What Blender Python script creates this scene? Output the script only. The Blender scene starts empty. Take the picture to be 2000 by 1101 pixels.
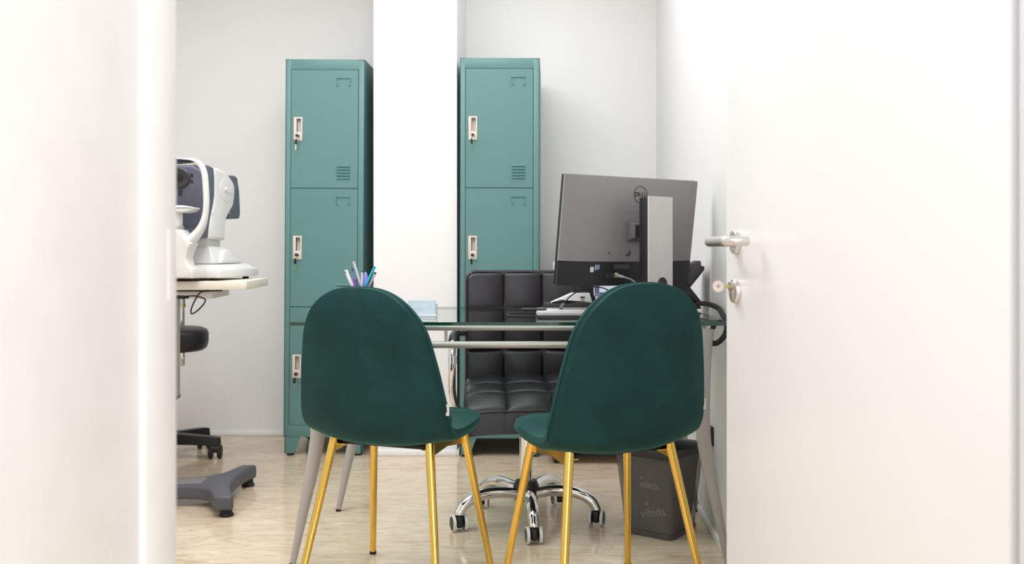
import bpy, bmesh, math, random
from mathutils import Vector, Matrix, Euler
C = bpy.context.scene
COL = C.collection
PI = math.pi
random.seed(4)

# ---------------------------------------------------------------- camera
F_PX, CX, CY, EYE = 1800.0, 1079.0, 500.0, 0.94
cam_d = bpy.data.cameras.new('camera')
cam = bpy.data.objects.new('camera', cam_d); COL.objects.link(cam)
cam.location = (0, 0, EYE); cam.rotation_euler = (PI/2, 0, 0)
cam_d.sensor_fit = 'HORIZONTAL'; cam_d.sensor_width = 36.0
cam_d.lens = F_PX/2000*36
cam_d.shift_x = -(CX-1000)/2000.0
cam_d.shift_y = -(550.5-CY)/2000.0
cam_d.clip_start = 0.05
cam_d.dof.use_dof = True; cam_d.dof.focus_distance = 3.1; cam_d.dof.aperture_fstop = 5.6
C.camera = cam

# ---------------------------------------------------------------- world, lights, exposure
C.view_settings.view_transform = 'Standard'
C.view_settings.look = 'None'
C.view_settings.exposure = 0.0
C.view_settings.gamma = 1.0
C.view_settings.use_curve_mapping = False
w = bpy.data.worlds.new('world'); C.world = w; w.use_nodes = True
w.node_tree.nodes['Background'].inputs[0].default_value = (1, 0.98, 0.96, 1)
w.node_tree.nodes['Background'].inputs[1].default_value = 0.3

def area(name, loc, rot, sx, sy, power, col=(1, 0.97, 0.93)):
    d = bpy.data.lights.new(name, 'AREA'); d.shape = 'RECTANGLE'; d.size = sx; d.size_y = sy
    d.energy = power; d.color = col
    o = bpy.data.objects.new(name, d); COL.objects.link(o)
    o.location = loc; o.rotation_euler = rot
    return o
area('ceiling_area_light', (-1.0, 2.6, 2.66), (0, 0, 0), 1.6, 1.5, 56, (0.95, 0.965, 1))
area('ceiling_area_light', (0.02, 3.75, 2.66), (0, 0, 0), 0.6, 0.6, 8, (0.95, 0.965, 1))  # small fill added to brighten the back wall right of the pillar
area('corridor_panel_light', (-0.1, -0.6, 2.55), (0, 0, 0), 1.2, 1.2, 46, (0.90, 0.935, 1))
area('corridor_fill_light', (0.9, -2.2, 1.4), (PI/2, 0, 0.3), 1.6, 1.8, 44, (0.90, 0.935, 1))  # fill added behind the camera to brighten the latch jamb; no window there

# ---------------------------------------------------------------- helpers
def s2l(c):
    return tuple(((v/255)/12.92 if v/255 <= 0.04045 else ((v/255+0.055)/1.055)**2.4) for v in c)

MATS = {}
def mat(name, rgb, rough=0.5, metal=0.0, spec=0.5, noise=0.0, nscale=20.0, bump=0.0, bscale=200.0, sheen=0.0, coat=0.0,
        sheen_tint=None, aniso=0.0, stretch=None, emit=0.0):
    if name in MATS: return MATS[name]
    m = bpy.data.materials.new(name); m.use_nodes = True
    nt = m.node_tree; b = nt.nodes['Principled BSDF']
    col = s2l(rgb) + (1,)
    b.inputs['Base Color'].default_value = col
    b.inputs['Roughness'].default_value = rough
    b.inputs['Metallic'].default_value = metal
    b.inputs['Specular IOR Level'].default_value = spec
    b.inputs['Sheen Weight'].default_value = sheen
    if sheen_tint: b.inputs['Sheen Tint'].default_value = s2l(sheen_tint)+(1,)
    b.inputs['Sheen Roughness'].default_value = 0.35
    b.inputs['Coat Weight'].default_value = coat
    if emit:
        b.inputs['Emission Color'].default_value = col; b.inputs['Emission Strength'].default_value = emit
    tc = nt.nodes.new('ShaderNodeTexCoord')
    vec = tc.outputs['Object']
    if stretch:
        mp = nt.nodes.new('ShaderNodeMapping'); mp.inputs['Scale'].default_value = stretch
        nt.links.new(vec, mp.inputs['Vector']); vec = mp.outputs['Vector']
    n = nt.nodes.new('ShaderNodeTexNoise'); n.inputs['Scale'].default_value = nscale; n.inputs['Detail'].default_value = 4
    nt.links.new(vec, n.inputs['Vector'])
    amp = noise if noise else 0.02
    r = nt.nodes.new('ShaderNodeMapRange'); r.inputs[1].default_value = 0.3; r.inputs[2].default_value = 0.7
    r.inputs[3].default_value = 1-amp; r.inputs[4].default_value = 1+amp
    nt.links.new(n.outputs['Fac'], r.inputs[0])
    mx = nt.nodes.new('ShaderNodeMix'); mx.data_type = 'RGBA'; mx.blend_type = 'MULTIPLY'; mx.inputs[0].default_value = 1
    mx.inputs[6].default_value = col
    nt.links.new(r.outputs[0], mx.inputs[7])
    nt.links.new(mx.outputs[2], b.inputs['Base Color'])
    if bump:
        n2 = nt.nodes.new('ShaderNodeTexNoise'); n2.inputs['Scale'].default_value = bscale; n2.inputs['Detail'].default_value = 3
        nt.links.new(tc.outputs['Object'], n2.inputs['Vector'])
        bp = nt.nodes.new('ShaderNodeBump'); bp.inputs['Strength'].default_value = bump; bp.inputs['Distance'].default_value = 0.002
        nt.links.new(n2.outputs['Fac'], bp.inputs['Height']); nt.links.new(bp.outputs['Normal'], b.inputs['Normal'])
    MATS[name] = m
    return m

def clear_mat(name, tint, rough=0.02, ior=1.5):
    m = bpy.data.materials.new(name); m.use_nodes = True; nt = m.node_tree
    nt.nodes.remove(nt.nodes['Principled BSDF']); out = nt.nodes['Material Output']
    t = nt.nodes.new('ShaderNodeBsdfTransparent'); t.inputs[0].default_value = s2l(tint)+(1,)
    g = nt.nodes.new('ShaderNodeBsdfGlossy'); g.inputs['Roughness'].default_value = rough
    f = nt.nodes.new('ShaderNodeFresnel'); f.inputs[0].default_value = ior
    mx = nt.nodes.new('ShaderNodeMixShader')
    ge = nt.nodes.new('ShaderNodeNewGeometry'); iv = nt.nodes.new('ShaderNodeMath'); iv.operation = 'SUBTRACT'; iv.inputs[0].default_value = 1
    nt.links.new(ge.outputs['Backfacing'], iv.inputs[1])
    ml = nt.nodes.new('ShaderNodeMath'); ml.operation = 'MULTIPLY'; nt.links.new(f.outputs[0], ml.inputs[0]); nt.links.new(iv.outputs[0], ml.inputs[1])
    nt.links.new(ml.outputs[0], mx.inputs[0]); nt.links.new(t.outputs[0], mx.inputs[1]); nt.links.new(g.outputs[0], mx.inputs[2])
    nt.links.new(mx.outputs[0], out.inputs[0])
    return m

class MB:
    def __init__(self): self.bm = bmesh.new()
    def _merge(self, t, M=None, mi=0):
        if M is not None: t.transform(M)
        for f in t.faces: f.material_index = mi
        me = bpy.data.meshes.new('tmp'); t.to_mesh(me); t.free()
        self.bm.from_mesh(me); bpy.data.meshes.remove(me)
        return self
    def box(self, c, s, bev=0.0, seg=2, M=None, mi=0):
        t = bmesh.new(); bmesh.ops.create_cube(t, size=1.0)
        t.transform(Matrix.Translation(c) @ Matrix.Diagonal((s[0], s[1], s[2], 1)))
        if bev > 0: bmesh.ops.bevel(t, geom=list(t.edges), offset=bev, segments=seg, profile=0.5, affect='EDGES')
        return self._merge(t, M, mi)
    def span(self, a, b, bev=0.0, seg=2, M=None, mi=0):
        return self.box([(a[i]+b[i])/2 for i in range(3)], [abs(b[i]-a[i]) for i in range(3)], bev, seg, M, mi)
    def frustum(self, z0, r0, z1, r1, bev=0.0, seg=3, M=None, mi=0):
        t = bmesh.new()
        lo = [t.verts.new((x, y, z0)) for x, y in ((r0[0], r0[1]), (r0[2], r0[1]), (r0[2], r0[3]), (r0[0], r0[3]))]
        hi = [t.verts.new((x, y, z1)) for x, y in ((r1[0], r1[1]), (r1[2], r1[1]), (r1[2], r1[3]), (r1[0], r1[3]))]
        t.faces.new(lo[::-1]); t.faces.new(hi)
        for i in range(4):
            j = (i+1) % 4; t.faces.new((lo[i], lo[j], hi[j], hi[i]))
        if bev > 0: bmesh.ops.bevel(t, geom=list(t.edges), offset=bev, segments=seg, profile=0.5, affect='EDGES')
        return self._merge(t, M, mi)
    def prism(self, pts, d0, d1, axis='y', bev=0.0, seg=2, M=None, mi=0):
        # outline pts in the plane perpendicular to axis: axis y -> (x,z); x -> (y,z); z -> (x,y)
        def P(p, d):
            return {'y': (p[0], d, p[1]), 'x': (d, p[0], p[1]), 'z': (p[0], p[1], d)}[axis]
        t = bmesh.new()
        a = [t.verts.new(P(p, d0)) for p in pts]; b = [t.verts.new(P(p, d1)) for p in pts]
        n = len(pts)
        t.faces.new(a); t.faces.new(b[::-1])
        for i in range(n):
            j = (i+1) % n; t.faces.new((a[i], b[i], b[j], a[j]))
        bmesh.ops.recalc_face_normals(t, faces=list(t.faces))
        if bev > 0:
            ed = [e for e in t.edges if abs((e.verts[0].co-e.verts[1].co)['xyz'.index(axis)]) < 1e-6]
            bmesh.ops.bevel(t, geom=ed, offset=bev, segments=seg, profile=0.5, affect='EDGES')
        return self._merge(t, M, mi)
    def tube(self, path, rad, n=16, cap=True, M=None, mi=0, squash=None):
        path = [Vector(p) for p in path]
        rads = rad if isinstance(rad, (list, tuple)) else [rad]*len(path)
        t = bmesh.new(); rings = []; prev = None
        for i, p in enumerate(path):
            d = (path[min(i+1, len(path)-1)]-path[max(i-1, 0)]).normalized()
            if prev is None:
                a = Vector((0, 0, 1)) if abs(d.z) < 0.9 else Vector((0, 1, 0))
                u = d.cross(a).normalized()
            else:
                u = (prev-d*prev.dot(d)).normalized()
            prev = u; v = d.cross(u)
            ring = []
            for k in range(n):
                an = 2*PI*k/n
                off = (u*math.cos(an)+v*math.sin(an))*rads[i]
                if squash: off = Vector((off.x*squash[0], off.y*squash[1], off.z*squash[2]))
                ring.append(t.verts.new(p+off))
            rings.append(ring)
        for r0, r1 in zip(rings, rings[1:]):
            for k in range(n):
                j = (k+1) % n; t.faces.new((r0[k], r0[j], r1[j], r1[k]))
        if cap: t.faces.new(rings[0][::-1]); t.faces.new(rings[-1])
        bmesh.ops.recalc_face_normals(t, faces=list(t.faces))
        return self._merge(t, M, mi)
    def lathe(self, prof, n=28, M=None, mi=0):
        t = bmesh.new(); rings = []
        for r, z in prof:
            rings.append([t.verts.new((max(r, 1e-5)*math.cos(2*PI*k/n), max(r, 1e-5)*math.sin(2*PI*k/n), z)) for k in range(n)])
        for r0, r1 in zip(rings, rings[1:]):
            for k in range(n):
                j = (k+1) % n; t.faces.new((r0[k], r0[j], r1[j], r1[k]))
        t.faces.new(rings[0][::-1]); t.faces.new(rings[-1])
        bmesh.ops.remove_doubles(t, verts=list(t.verts), dist=2e-5)
        bmesh.ops.recalc_face_normals(t, faces=list(t.faces))
        return self._merge(t, M, mi)
    def grid(self, rows, closed_u=False, mi=0):
        t = bmesh.new(); vs = [[t.verts.new(p) for p in r] for r in rows]
        for r0, r1 in zip(vs, vs[1:]):
            m = len(r0)
            for k in range(m if closed_u else m-1):
                j = (k+1) % m; t.faces.new((r0[k], r0[j], r1[j], r1[k]))
        return self._merge(t, None, mi)
    def build(self, name, m, parent=None, loc=None, rot=None, sharp=35, weld=False):
        if weld:
            bmesh.ops.remove_doubles(self.bm, verts=list(self.bm.verts), dist=1e-5)
            bmesh.ops.recalc_face_normals(self.bm, faces=list(self.bm.faces))
        me = bpy.data.meshes.new(name); self.bm.to_mesh(me); self.bm.free()
        for p in me.polygons: p.use_smooth = True
        me.set_sharp_from_angle(angle=math.radians(sharp))
        for x in (m if isinstance(m, (list, tuple)) else [m]): me.materials.append(x)
        o = bpy.data.objects.new(name, me); COL.objects.link(o)
        if parent is not None: o.parent = parent
        if loc is not None: o.location = loc
        if rot is not None: o.rotation_euler = rot
        return o

def tag(o, label, cat, group=None):
    o['label'] = label; o['category'] = cat
    if group: o['group'] = group
    return o
def thing(name, label, cat, loc=(0, 0, 0), rotz=0.0, group=None, rot=None):
    o = bpy.data.objects.new(name, None); COL.objects.link(o)
    o.empty_display_size = 0.1
    o.location = loc; o.rotation_euler = rot if rot else (0, 0, rotz)
    return tag(o, label, cat, group)
def struct(name, mb, m, parent=None, **k):
    o = mb.build(name, m, parent, **k)
    if parent is None: o['kind'] = 'structure'
    return o
def dup(root):
    r = root.copy(); COL.objects.link(r)
    for ch in list(root.children):
        c = ch.copy(); COL.objects.link(c); c.parent = r
        for g in list(ch.children):
            d = g.copy(); COL.objects.link(d); d.parent = c
    return r
def text_mesh(name, body, size, m, parent, M, extrude=0.0004, bold=0.0, align='CENTER', spacing=1.0):
    cu = bpy.data.curves.new(name, 'FONT'); cu.body = body; cu.size = size; cu.extrude = extrude; cu.offset = bold
    cu.align_x = align; cu.align_y = 'CENTER'; cu.space_character = spacing
    o = bpy.data.objects.new(name, cu); COL.objects.link(o)
    bpy.context.view_layer.update()
    me = bpy.data.meshes.new_from_object(o.evaluated_get(bpy.context.evaluated_depsgraph_get()))
    COL.objects.unlink(o); bpy.data.objects.remove(o)
    me.transform(M); me.materials.clear(); me.materials.append(m); me.name = name
    r = bpy.data.objects.new(name, me); COL.objects.link(r)
    if parent is not None: r.parent = parent
    return r
def basis(xa, ya, loc):
    xa = Vector(xa).normalized(); ya = Vector(ya).normalized(); za = xa.cross(ya)
    return Matrix(((xa.x, ya.x, za.x, loc[0]), (xa.y, ya.y, za.y, loc[1]), (xa.z, ya.z, za.z, loc[2]), (0, 0, 0, 1)))
def smooth(pts, n=8):
    pts = [Vector(p) for p in pts]; out = []
    for i in range(len(pts)-1):
        p0 = pts[max(i-1, 0)]; p1 = pts[i]; p2 = pts[i+1]; p3 = pts[min(i+2, len(pts)-1)]
        for k in range(n):
            t = k/n
            out.append(0.5*((2*p1)+(-p0+p2)*t+(2*p0-5*p1+4*p2-p3)*t*t+(-p0+3*p1-3*p2+p3)*t**3))
    out.append(pts[-1]); return out
def rounded(x0, z0, x1, z1, r, n=5):
    out = []
    for cx, cz, a0 in ((x1-r, z1-r, 0), (x0+r, z1-r, PI/2), (x0+r, z0+r, PI), (x1-r, z0+r, 1.5*PI)):
        for k in range(n+1):
            a = a0+PI/2*k/n; out.append((cx+r*math.cos(a), cz+r*math.sin(a)))
    return out
def Xp(px, Y): return (px-CX)*Y/F_PX
def Zp(py, Y): return EYE-(py-CY)*Y/F_PX
RX90 = Matrix.Rotation(PI/2, 4, 'X'); RY90 = Matrix.Rotation(PI/2, 4, 'Y')
T = Matrix.Translation

# ---------------------------------------------------------------- materials
wall_m = mat('wall_paint', (238, 237, 235), 0.55, noise=0.006, nscale=3, bump=0.03, bscale=350)
white_m = mat('white_paint', (239, 238, 237), 0.45, noise=0.004, nscale=3)
door_m = mat('door_white_laminate', (241, 240, 240), 0.38, noise=0.005, nscale=4)
trim_m = mat('white_trim', (243, 242, 240), 0.35)
ceil_m = mat('ceiling_paint', (242, 241, 238), 0.7)
teal_m = mat('teal_powder_coat', (92, 134, 131), 0.42, noise=0.025, nscale=220, bump=0.06, bscale=600)
beige_m = mat('beige_plastic', (216, 204, 192), 0.45)
black_m = mat('black_plastic', (28, 27, 30), 0.42)
dark_m = mat('charcoal_plastic', (52, 50, 53), 0.5)
rubber_m = mat('black_rubber', (22, 22, 24), 0.7)
brass_m = mat('key_brass', (205, 190, 150), 0.3, 1.0)
steel_m = mat('steel', (205, 203, 200), 0.28, 1.0)
satin_m = mat('satin_steel', (212, 209, 204), 0.32, 1.0)
chrome_m = mat('chrome', (232, 232, 232), 0.05, 1.0)
gold_m = mat('polished_gold', (238, 200, 104), 0.13, 1.0)
velvet_m = mat('green_velvet', (21, 58, 56), 0.75, spec=0.2, noise=0.22, nscale=11, sheen=0.35, sheen_tint=(110, 190, 170), bump=0.08, bscale=900)
greyleg_m = mat('grey_lacquer', (176, 170, 166), 0.4)
rail_m = mat('silver_lacquer', (190, 185, 179), 0.34, 0.35)
leather_m = mat('black_leather', (27, 24, 28), 0.43, noise=0.04, nscale=60, bump=0.12, bscale=420)
white_pl = mat('white_plastic', (224, 223, 221), 0.35)
slate_m = mat('slate_plastic', (84, 86, 100), 0.45)
base_m = mat('slate_casting', (84, 84, 92), 0.5, bump=0.04, bscale=500)
ivory_m = mat('ivory_laminate', (226, 219, 204), 0.45)
monitor_m = mat('graphite_plastic', (140, 137, 136), 0.45, noise=0.03, nscale=300)
standgrey_m = mat('silver_plastic', (194, 191, 189), 0.42)
glass_m = clear_mat('clear_glass', (240, 246, 243))
acrylic_m = clear_mat('clear_acrylic', (236, 240, 242), 0.03, 1.4)
edge_m = mat('green_glass_edge', (18, 62, 50), 0.12, spec=0.8)

def floor_mat():
    m = bpy.data.materials.new('travertine_tile'); m.use_nodes = True; nt = m.node_tree; b = nt.nodes['Principled BSDF']
    N = nt.nodes.new; L = nt.links.new
    tc = N('ShaderNodeTexCoord')
    br = N('ShaderNodeTexBrick'); br.offset = 0.5; br.inputs['Scale'].default_value = 1
    br.inputs['Brick Width'].default_value = 0.504; br.inputs['Row Height'].default_value = 0.2675
    br.inputs['Mortar Size'].default_value = 0.0009; br.inputs['Mortar Smooth'].default_value = 0.2
    br.inputs['Color1'].default_value = (0, 0, 0, 1); br.inputs['Color2'].default_value = (1, 1, 1, 1); br.inputs['Bias'].default_value = 0
    mp0 = N('ShaderNodeMapping'); mp0.inputs['Location'].default_value = (0.5556, -2.9375+0.2675*12, 0)
    L(tc.outputs['Object'], mp0.inputs[0]); L(mp0.outputs[0], br.inputs['Vector'])
    # vein-cut travertine: noise stretched along x, shifted tile by tile
    sh = N('ShaderNodeVectorMath'); sh.operation = 'MULTIPLY_ADD'
    sh.inputs[1].default_value = (3.1, 7.7, 0); L(br.outputs['Color'], sh.inputs[0]); L(tc.outputs['Object'], sh.inputs[2])
    mp = N('ShaderNodeMapping'); mp.inputs['Scale'].default_value = (7.5, 24, 1); L(sh.outputs[0], mp.inputs[0])
    n1 = N('ShaderNodeTexNoise'); n1.inputs['Scale'].default_value = 1.0; n1.inputs['Detail'].default_value = 9; n1.inputs['Roughness'].default_value = 0.62
    n1.inputs['Distortion'].default_value = 0.9
    L(mp.outputs[0], n1.inputs['Vector'])
    cr = N('ShaderNodeValToRGB'); e = cr.color_ramp.elements
    e[0].position = 0.28; e[0].color = s2l((196, 170, 140))+(1,)
    e[1].position = 0.74; e[1].color = s2l((236, 220, 198))+(1,)
    k = cr.color_ramp.elements.new(0.42); k.color = s2l((213, 191, 163))+(1,)
    k = cr.color_ramp.elements.new(0.58); k.color = s2l((224, 205, 180))+(1,)
    L(n1.outputs['Fac'], cr.inputs[0])
    mp2 = N('ShaderNodeMapping'); mp2.inputs['Scale'].default_value = (12, 60, 1); L(sh.outputs[0], mp2.inputs[0])
    n2 = N('ShaderNodeTexNoise'); n2.inputs['Scale'].default_value = 1; n2.inputs['Detail'].default_value = 5; n2.inputs['Distortion'].default_value = 1.2
    L(mp2.outputs[0], n2.inputs['Vector'])
    r2 = N('ShaderNodeMapRange'); r2.inputs[1].default_value = 0.33; r2.inputs[2].default_value = 0.42; r2.inputs[3].default_value = 0.80; r2.inputs[4].default_value = 1.0
    L(n2.outputs['Fac'], r2.inputs[0])
    mx = N('ShaderNodeMix'); mx.data_type = 'RGBA'; mx.blend_type = 'MULTIPLY'; mx.inputs[0].default_value = 0.8
    L(cr.outputs[0], mx.inputs[6]); L(r2.outputs[0], mx.inputs[7])
    mj = N('ShaderNodeMix'); mj.data_type = 'RGBA'; mj.inputs[7].default_value = s2l((226, 214, 198))+(1,)
    L(br.outputs['Fac'], mj.inputs[0]); L(mx.outputs[2], mj.inputs[6])
    L(mj.outputs[2], b.inputs['Base Color'])
    b.inputs['Roughness'].default_value = 0.11; b.inputs['Specular IOR Level'].default_value = 0.5
    return m
floor_m = floor_mat()

# ---------------------------------------------------------------- the room
BACK, XR, XL = 4.834, 0.545, -2.45
struct('floor', MB().span((-2.8, -2.6, -0.1), (2.4, BACK+0.1, 0)), floor_m)
struct('ceiling', MB().span((-2.8, 0.72, 2.7), (XR+0.1, BACK+0.1, 2.8)), ceil_m)
struct('wall_back', MB().span((XL-0.1, BACK, 0), (XR+0.1, BACK+0.1, 2.7)), wall_m)
struct('wall_right', MB().span((XR, 0.96, 0), (XR+0.1, BACK, 2.7)), wall_m)
struct('wall_left', MB().span((XL-0.1, 0.9, 0), (XL, BACK, 2.7)), wall_m)
struct('wall_front', MB().span((XL-0.1, 0.74, 0), (-0.425, 0.98, 2.7)).span((0.55, 0.74, 0), (2.4, 0.96, 2.7)).span((-0.425, 0.74, 2.14), (0.55, 0.96, 2.7)), wall_m)
struct('wall_pillar', MB().span((-0.8435, 4.345, 0), (-0.4505, BACK, 2.7)), white_m)
# corridor the camera stands in
struct('ceiling_corridor', MB().span((-2.8, -2.6, 2.7), (2.4, 0.74, 2.8)), ceil_m)
struct('wall_corridor_left', MB().span((-2.8, -2.6, 0), (-2.7, 0.74, 2.7)), white_m)
struct('wall_corridor_right', MB().span((2.3, -2.6, 0), (2.4, 0.74, 2.7)), white_m)
struct('wall_corridor_back', MB().span((-2.8, -2.7, 0), (2.4, -2.6, 2.7)), white_m)
# skirting
bb = 0.028
struct('baseboard_back', MB().span((XL, BACK-0.012, 0), (-0.8435, BACK, bb), 0.004).span((-0.45, BACK-0.012, 0), (XR, BACK, bb), 0.004), trim_m)
struct('baseboard_right', MB().span((XR-0.012, 1.0, 0), (XR, BACK-0.012, bb), 0.004), trim_m)
struct('baseboard_pillar', MB().span((-0.8435, 4.333, 0), (-0.4505, 4.345, bb), 0.004).span((-0.4505, 4.333, 0), (-0.4385, BACK-0.012, bb), 0.004), trim_m)
# latch-side jamb lining of the doorway with its strike plate
t1 = struct('trim_1', MB().span((-0.425, 0.922, 0), (-0.407, 1.0, 2.12), 0.003).span((-0.425, 0.55, 0), (-0.413, 0.922, 2.12), 0.002)
            .span((-0.62, 0.98, 0), (-0.41, 0.995, 2.2), 0.003), trim_m)
MB().span((-0.4074, 0.976, 0.893), (-0.4064, 0.984, 0.968)).build('strike_plate', white_m, t1)
t2 = struct('trim_2', MB().span((0.4975, 0.60, 0), (0.55, 0.985, 2.12), 0.004), mat('shaded_side_lining', (232, 236, 240), 0.4))  # bluish shade on the hinge-side reveal is put into the lining colour
# the open door
door = thing('door_1', 'open white door with satin steel lever', 'door', (0.495, 1.0, 0.006), math.atan2(0.9887, -0.150))
door['kind'] = 'structure'
MB().span((0, -0.04, 0), (0.91, 0, 2.1), 0.002).build('door_leaf', door_m, door)
def door_pt(px, py, Y):
    return Vector((Xp(px, Y), Y, Zp(py, Y)))
def rose(z):
    return MB().lathe([(0.0, 0), (0.0240, 0), (0.0240, 0.006), (0.0222, 0.009), (0, 0.009)], 40, M=T((0.848, 0, z)) @ Matrix.Rotation(-PI/2, 4, 'X'))
zl, zk = 0.962, 0.864
h = rose(zl).build('door_handle', satin_m, door)
lev = smooth([(0.848, 0.006, zl), (0.848, 0.035, zl), (0.845, 0.052, zl), (0.832, 0.062, zl), (0.80, 0.064, zl), (0.74, 0.064, zl), (0.728, 0.058, zl), (0.722, 0.045, zl), (0.722, 0.024, zl)], 7)
MB().tube(lev, 0.0095, 20).build('lever', satin_m, h)
e = rose(zk).build('escutcheon', satin_m, door)
MB().box((0.848, 0.009, zk-0.004), (0.012, 0.006, 0.034), 0.004).lathe([(0, 0), (0.0085, 0), (0.0085, 0.008), (0, 0.008)], 20, M=T((0.848, 0.008, zk+0.010)) @ Matrix.Rotation(-PI/2, 4, 'X')).build('lock_cylinder', mat('nickel', (190, 180, 165), 0.3, 1.0), e)
key = thing('door_key', 'pale key with round bow in the lock of the open door', 'key', door.matrix_basis @ Vector((0.848, 0.016, zk+0.010)), door.rotation_euler.z)
keym = mat('key_nickel', (228, 214, 204), 0.4, 0.0)
def bow(mb, c, ro, ri, th, ax):
    t = bmesh.new(); n = 28
    rings = []
    for r, d in ((ro, -th), (ro, th), (ri, th), (ri, -th)):
        rings.append([t.verts.new((r*math.cos(2*PI*k/n)+(0.3*ro if r == ri else 0)*0, r*math.sin(2*PI*k/n), d)) for k in range(n)])
    for a in range(4):
        for k in range(n):
            t.faces.new((rings[a][k], rings[a][(k+1) % n], rings[(a+1) % 4][(k+1) % n], rings[(a+1) % 4][k]))
    bmesh.ops.recalc_face_normals(t, faces=list(t.faces))
    mb._merge(t, T(c) @ ax)
    return mb
kb = MB(); bow(kb, (0, 0.0225, 0), 0.0115, 0.0035, 0.0011, Matrix.Rotation(PI/2, 4, 'Y'))
kb.build('bow', keym, key)
MB().span((-0.0010, 0.0, -0.0035), (0.0010, 0.0125, 0.0035)).build('blade', brass_m, key)

# ---------------------------------------------------------------- lockers
LW, LH, LD = 0.372, 1.866, 0.42
def make_locker(loc, tilt, label):
    t = thing('steel_locker', label, 'locker', loc, 0, 'three-door lockers beside the pillar', rot=(0, tilt, 0))
    x0, x1, zb = -LW/2, LW/2, 0.089
    sl, sr, st, sb = 0.0245, 0.0285, 0.048, 0.053
    fr = MB()
    fr.span((x0, 0, zb), (x0+0.003, LD, LH)).span((x1-0.003, 0, zb), (x1, LD, LH))
    fr.span((x0, 0, LH-0.003), (x1, LD, LH)).span((x0, 0, zb), (x1, LD, zb+0.003)).span((x0, LD-0.003, zb), (x1, LD, LH))
    fr.span((x0, 0, zb), (x0+sl, 0.016, LH), 0.0012).span((x1-sr, 0, zb), (x1, 0.016, LH), 0.0012)
    fr.span((x0+sl-0.002, 0.0003, LH-st), (x1-sr+0.002, 0.016, LH), 0.0012).span((x0+sl-0.002, 0.0003, zb), (x1-sr+0.002, 0.016, zb+sb), 0.0012)
    # pressed mitre lines at the corners
    for xa, xb in ((x0+0.006, x0+sl), (x1-0.006, x1-sr)):
        fr.tube([(xa, -0.0001, LH-0.003), (xb, -0.0001, LH-st)], 0.0007, 6)
        fr.tube([(xa, -0.0001, zb+0.004), (xb, -0.0001, zb+sb)], 0.0007, 6)
    fr.span((x0+0.004, 0.03, zb+0.004), (x1-0.004, 0.034, LH-0.004))
    fr.build('cabinet_body', teal_m, t)
    dtop = LH-st; dbot = zb+sb; dh = (dtop-dbot)/3
    dx0, dx1 = x0+sl+0.0022, x1-sr-0.0022
    plates = []
    for i in range(3):
        zt = dtop-i*dh-0.0016; z0 = dtop-(i+1)*dh+0.0016
        px0 = dx0+0.013; px1 = px0+0.041; pt = zt-0.223; pb = pt-0.111
        rx0, rx1, rt, rb = px0+0.013, px1-0.0065, pt-0.008, pb+0.041
        d = MB(); y0, y1 = 0.0008, 0.02
        # the leaf runs round the pocket of the pull
        d.span((dx0, y0, z0), (rx0, y1, zt)).span((rx1, y0, z0), (dx1, y1, zt)).span((rx0, y0, rt), (rx1, y1, zt)).span((rx0, y0, z0), (rx1, y1, rb))
        # pressed card holder
        hx1 = dx1-0.034; hx0 = hx1-0.069; hz1 = zt-0.037; hz0 = hz1-0.037
        d.span((hx0, -0.0045, hz1-0.0035), (hx1, y0+0.0005, hz1), 0.0008).span((hx0+0.002, -0.003, hz0), (hx0+0.0045, y0+0.0005, hz1)).span((hx1-0.0045, -0.003, hz0), (hx1-0.002, y0+0.0005, hz1))
        d.span((hx0, -0.003, hz0-0.002), (hx0+0.014, y0+0.0005, hz0), 0.0006).span((hx1-0.014, -0.003, hz0-0.002), (hx1, y0+0.0005, hz0), 0.0006)
        # five louvres
        lx1 = dx1-0.036; lx0 = lx1-0.062
        for k in range(5):
            lz = z0+0.044+k*0.0142
            d.prism([(y0+0.0005, lz+0.0092), (-0.0062, lz+0.002), (-0.0064, lz), (y0+0.0005, lz)], lx0, lx1, 'x')
        do = d.build('door', teal_m, t, sharp=20)
        p = MB()
        p.span((px0, -0.004, pb), (rx0, y0, pt), 0.001).span((rx1, -0.004, pb), (px1, y0, pt), 0.001)
        p.span((rx0-0.001, -0.004, rt), (rx1+0.001, y0, pt), 0.001).span((rx0-0.001, -0.004, pb), (rx1+0.001, y0, rb), 0.001)
        p.span((rx0, 0.018, rb), (rx1, 0.0195, rt)).span((rx0-0.001, 0, rb), (rx0, 0.0195, rt)).span((rx1, 0, rb), (rx1+0.001, 0.0195, rt)).span((rx0, 0, rt), (rx1, 0.0195, rt+0.001)).span((rx0, 0, rb-0.001), (rx1, 0.0195, rb))
        po = p.build('handle_plate', beige_m, do)
        lx = (px0+px1)/2+0.001; lz = pb+0.021
        MB().lathe([(0, 0), (0.0085, 0), (0.0085, 0.003), (0.0075, 0.0042), (0, 0.0042)], 24, M=T((lx, -0.004, lz)) @ RX90).build('lock', steel_m, do)
        plates.append((lx, -0.0082, lz))
    # trapezoid feet with levelling pads
    for sx in (-1, 1):
        for yf in (0.002, LD-0.045):
            xo = sx*(LW/2-0.005)
            f = MB().prism([(xo, zb), (xo, 0.012), (xo-sx*0.045, 0.012), (xo-sx*0.075, zb)], yf, yf+0.003, 'y')
            f.span((xo, yf, 0.012), (xo-sx*0.003, yf+0.043, zb)).span((xo, yf, 0.010), (xo-sx*0.042, yf+0.042, 0.013))
            fo = f.build('foot', teal_m, t, sharp=20)
            MB().lathe([(0.015, 0), (0.0165, 0.002), (0.0165, 0.008), (0.013, 0.0115), (0, 0.0115)], 20, M=T((xo-sx*0.022, yf+0.021, 0))).build('levelling_pad', rubber_m, fo)
    return t, plates
lk1, pl1 = make_locker((Xp(553.5, 4.34)+LW/2, 4.34, 0), math.radians(0.36), 'teal steel locker between the bare wall and the white pillar, pens before it')
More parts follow.
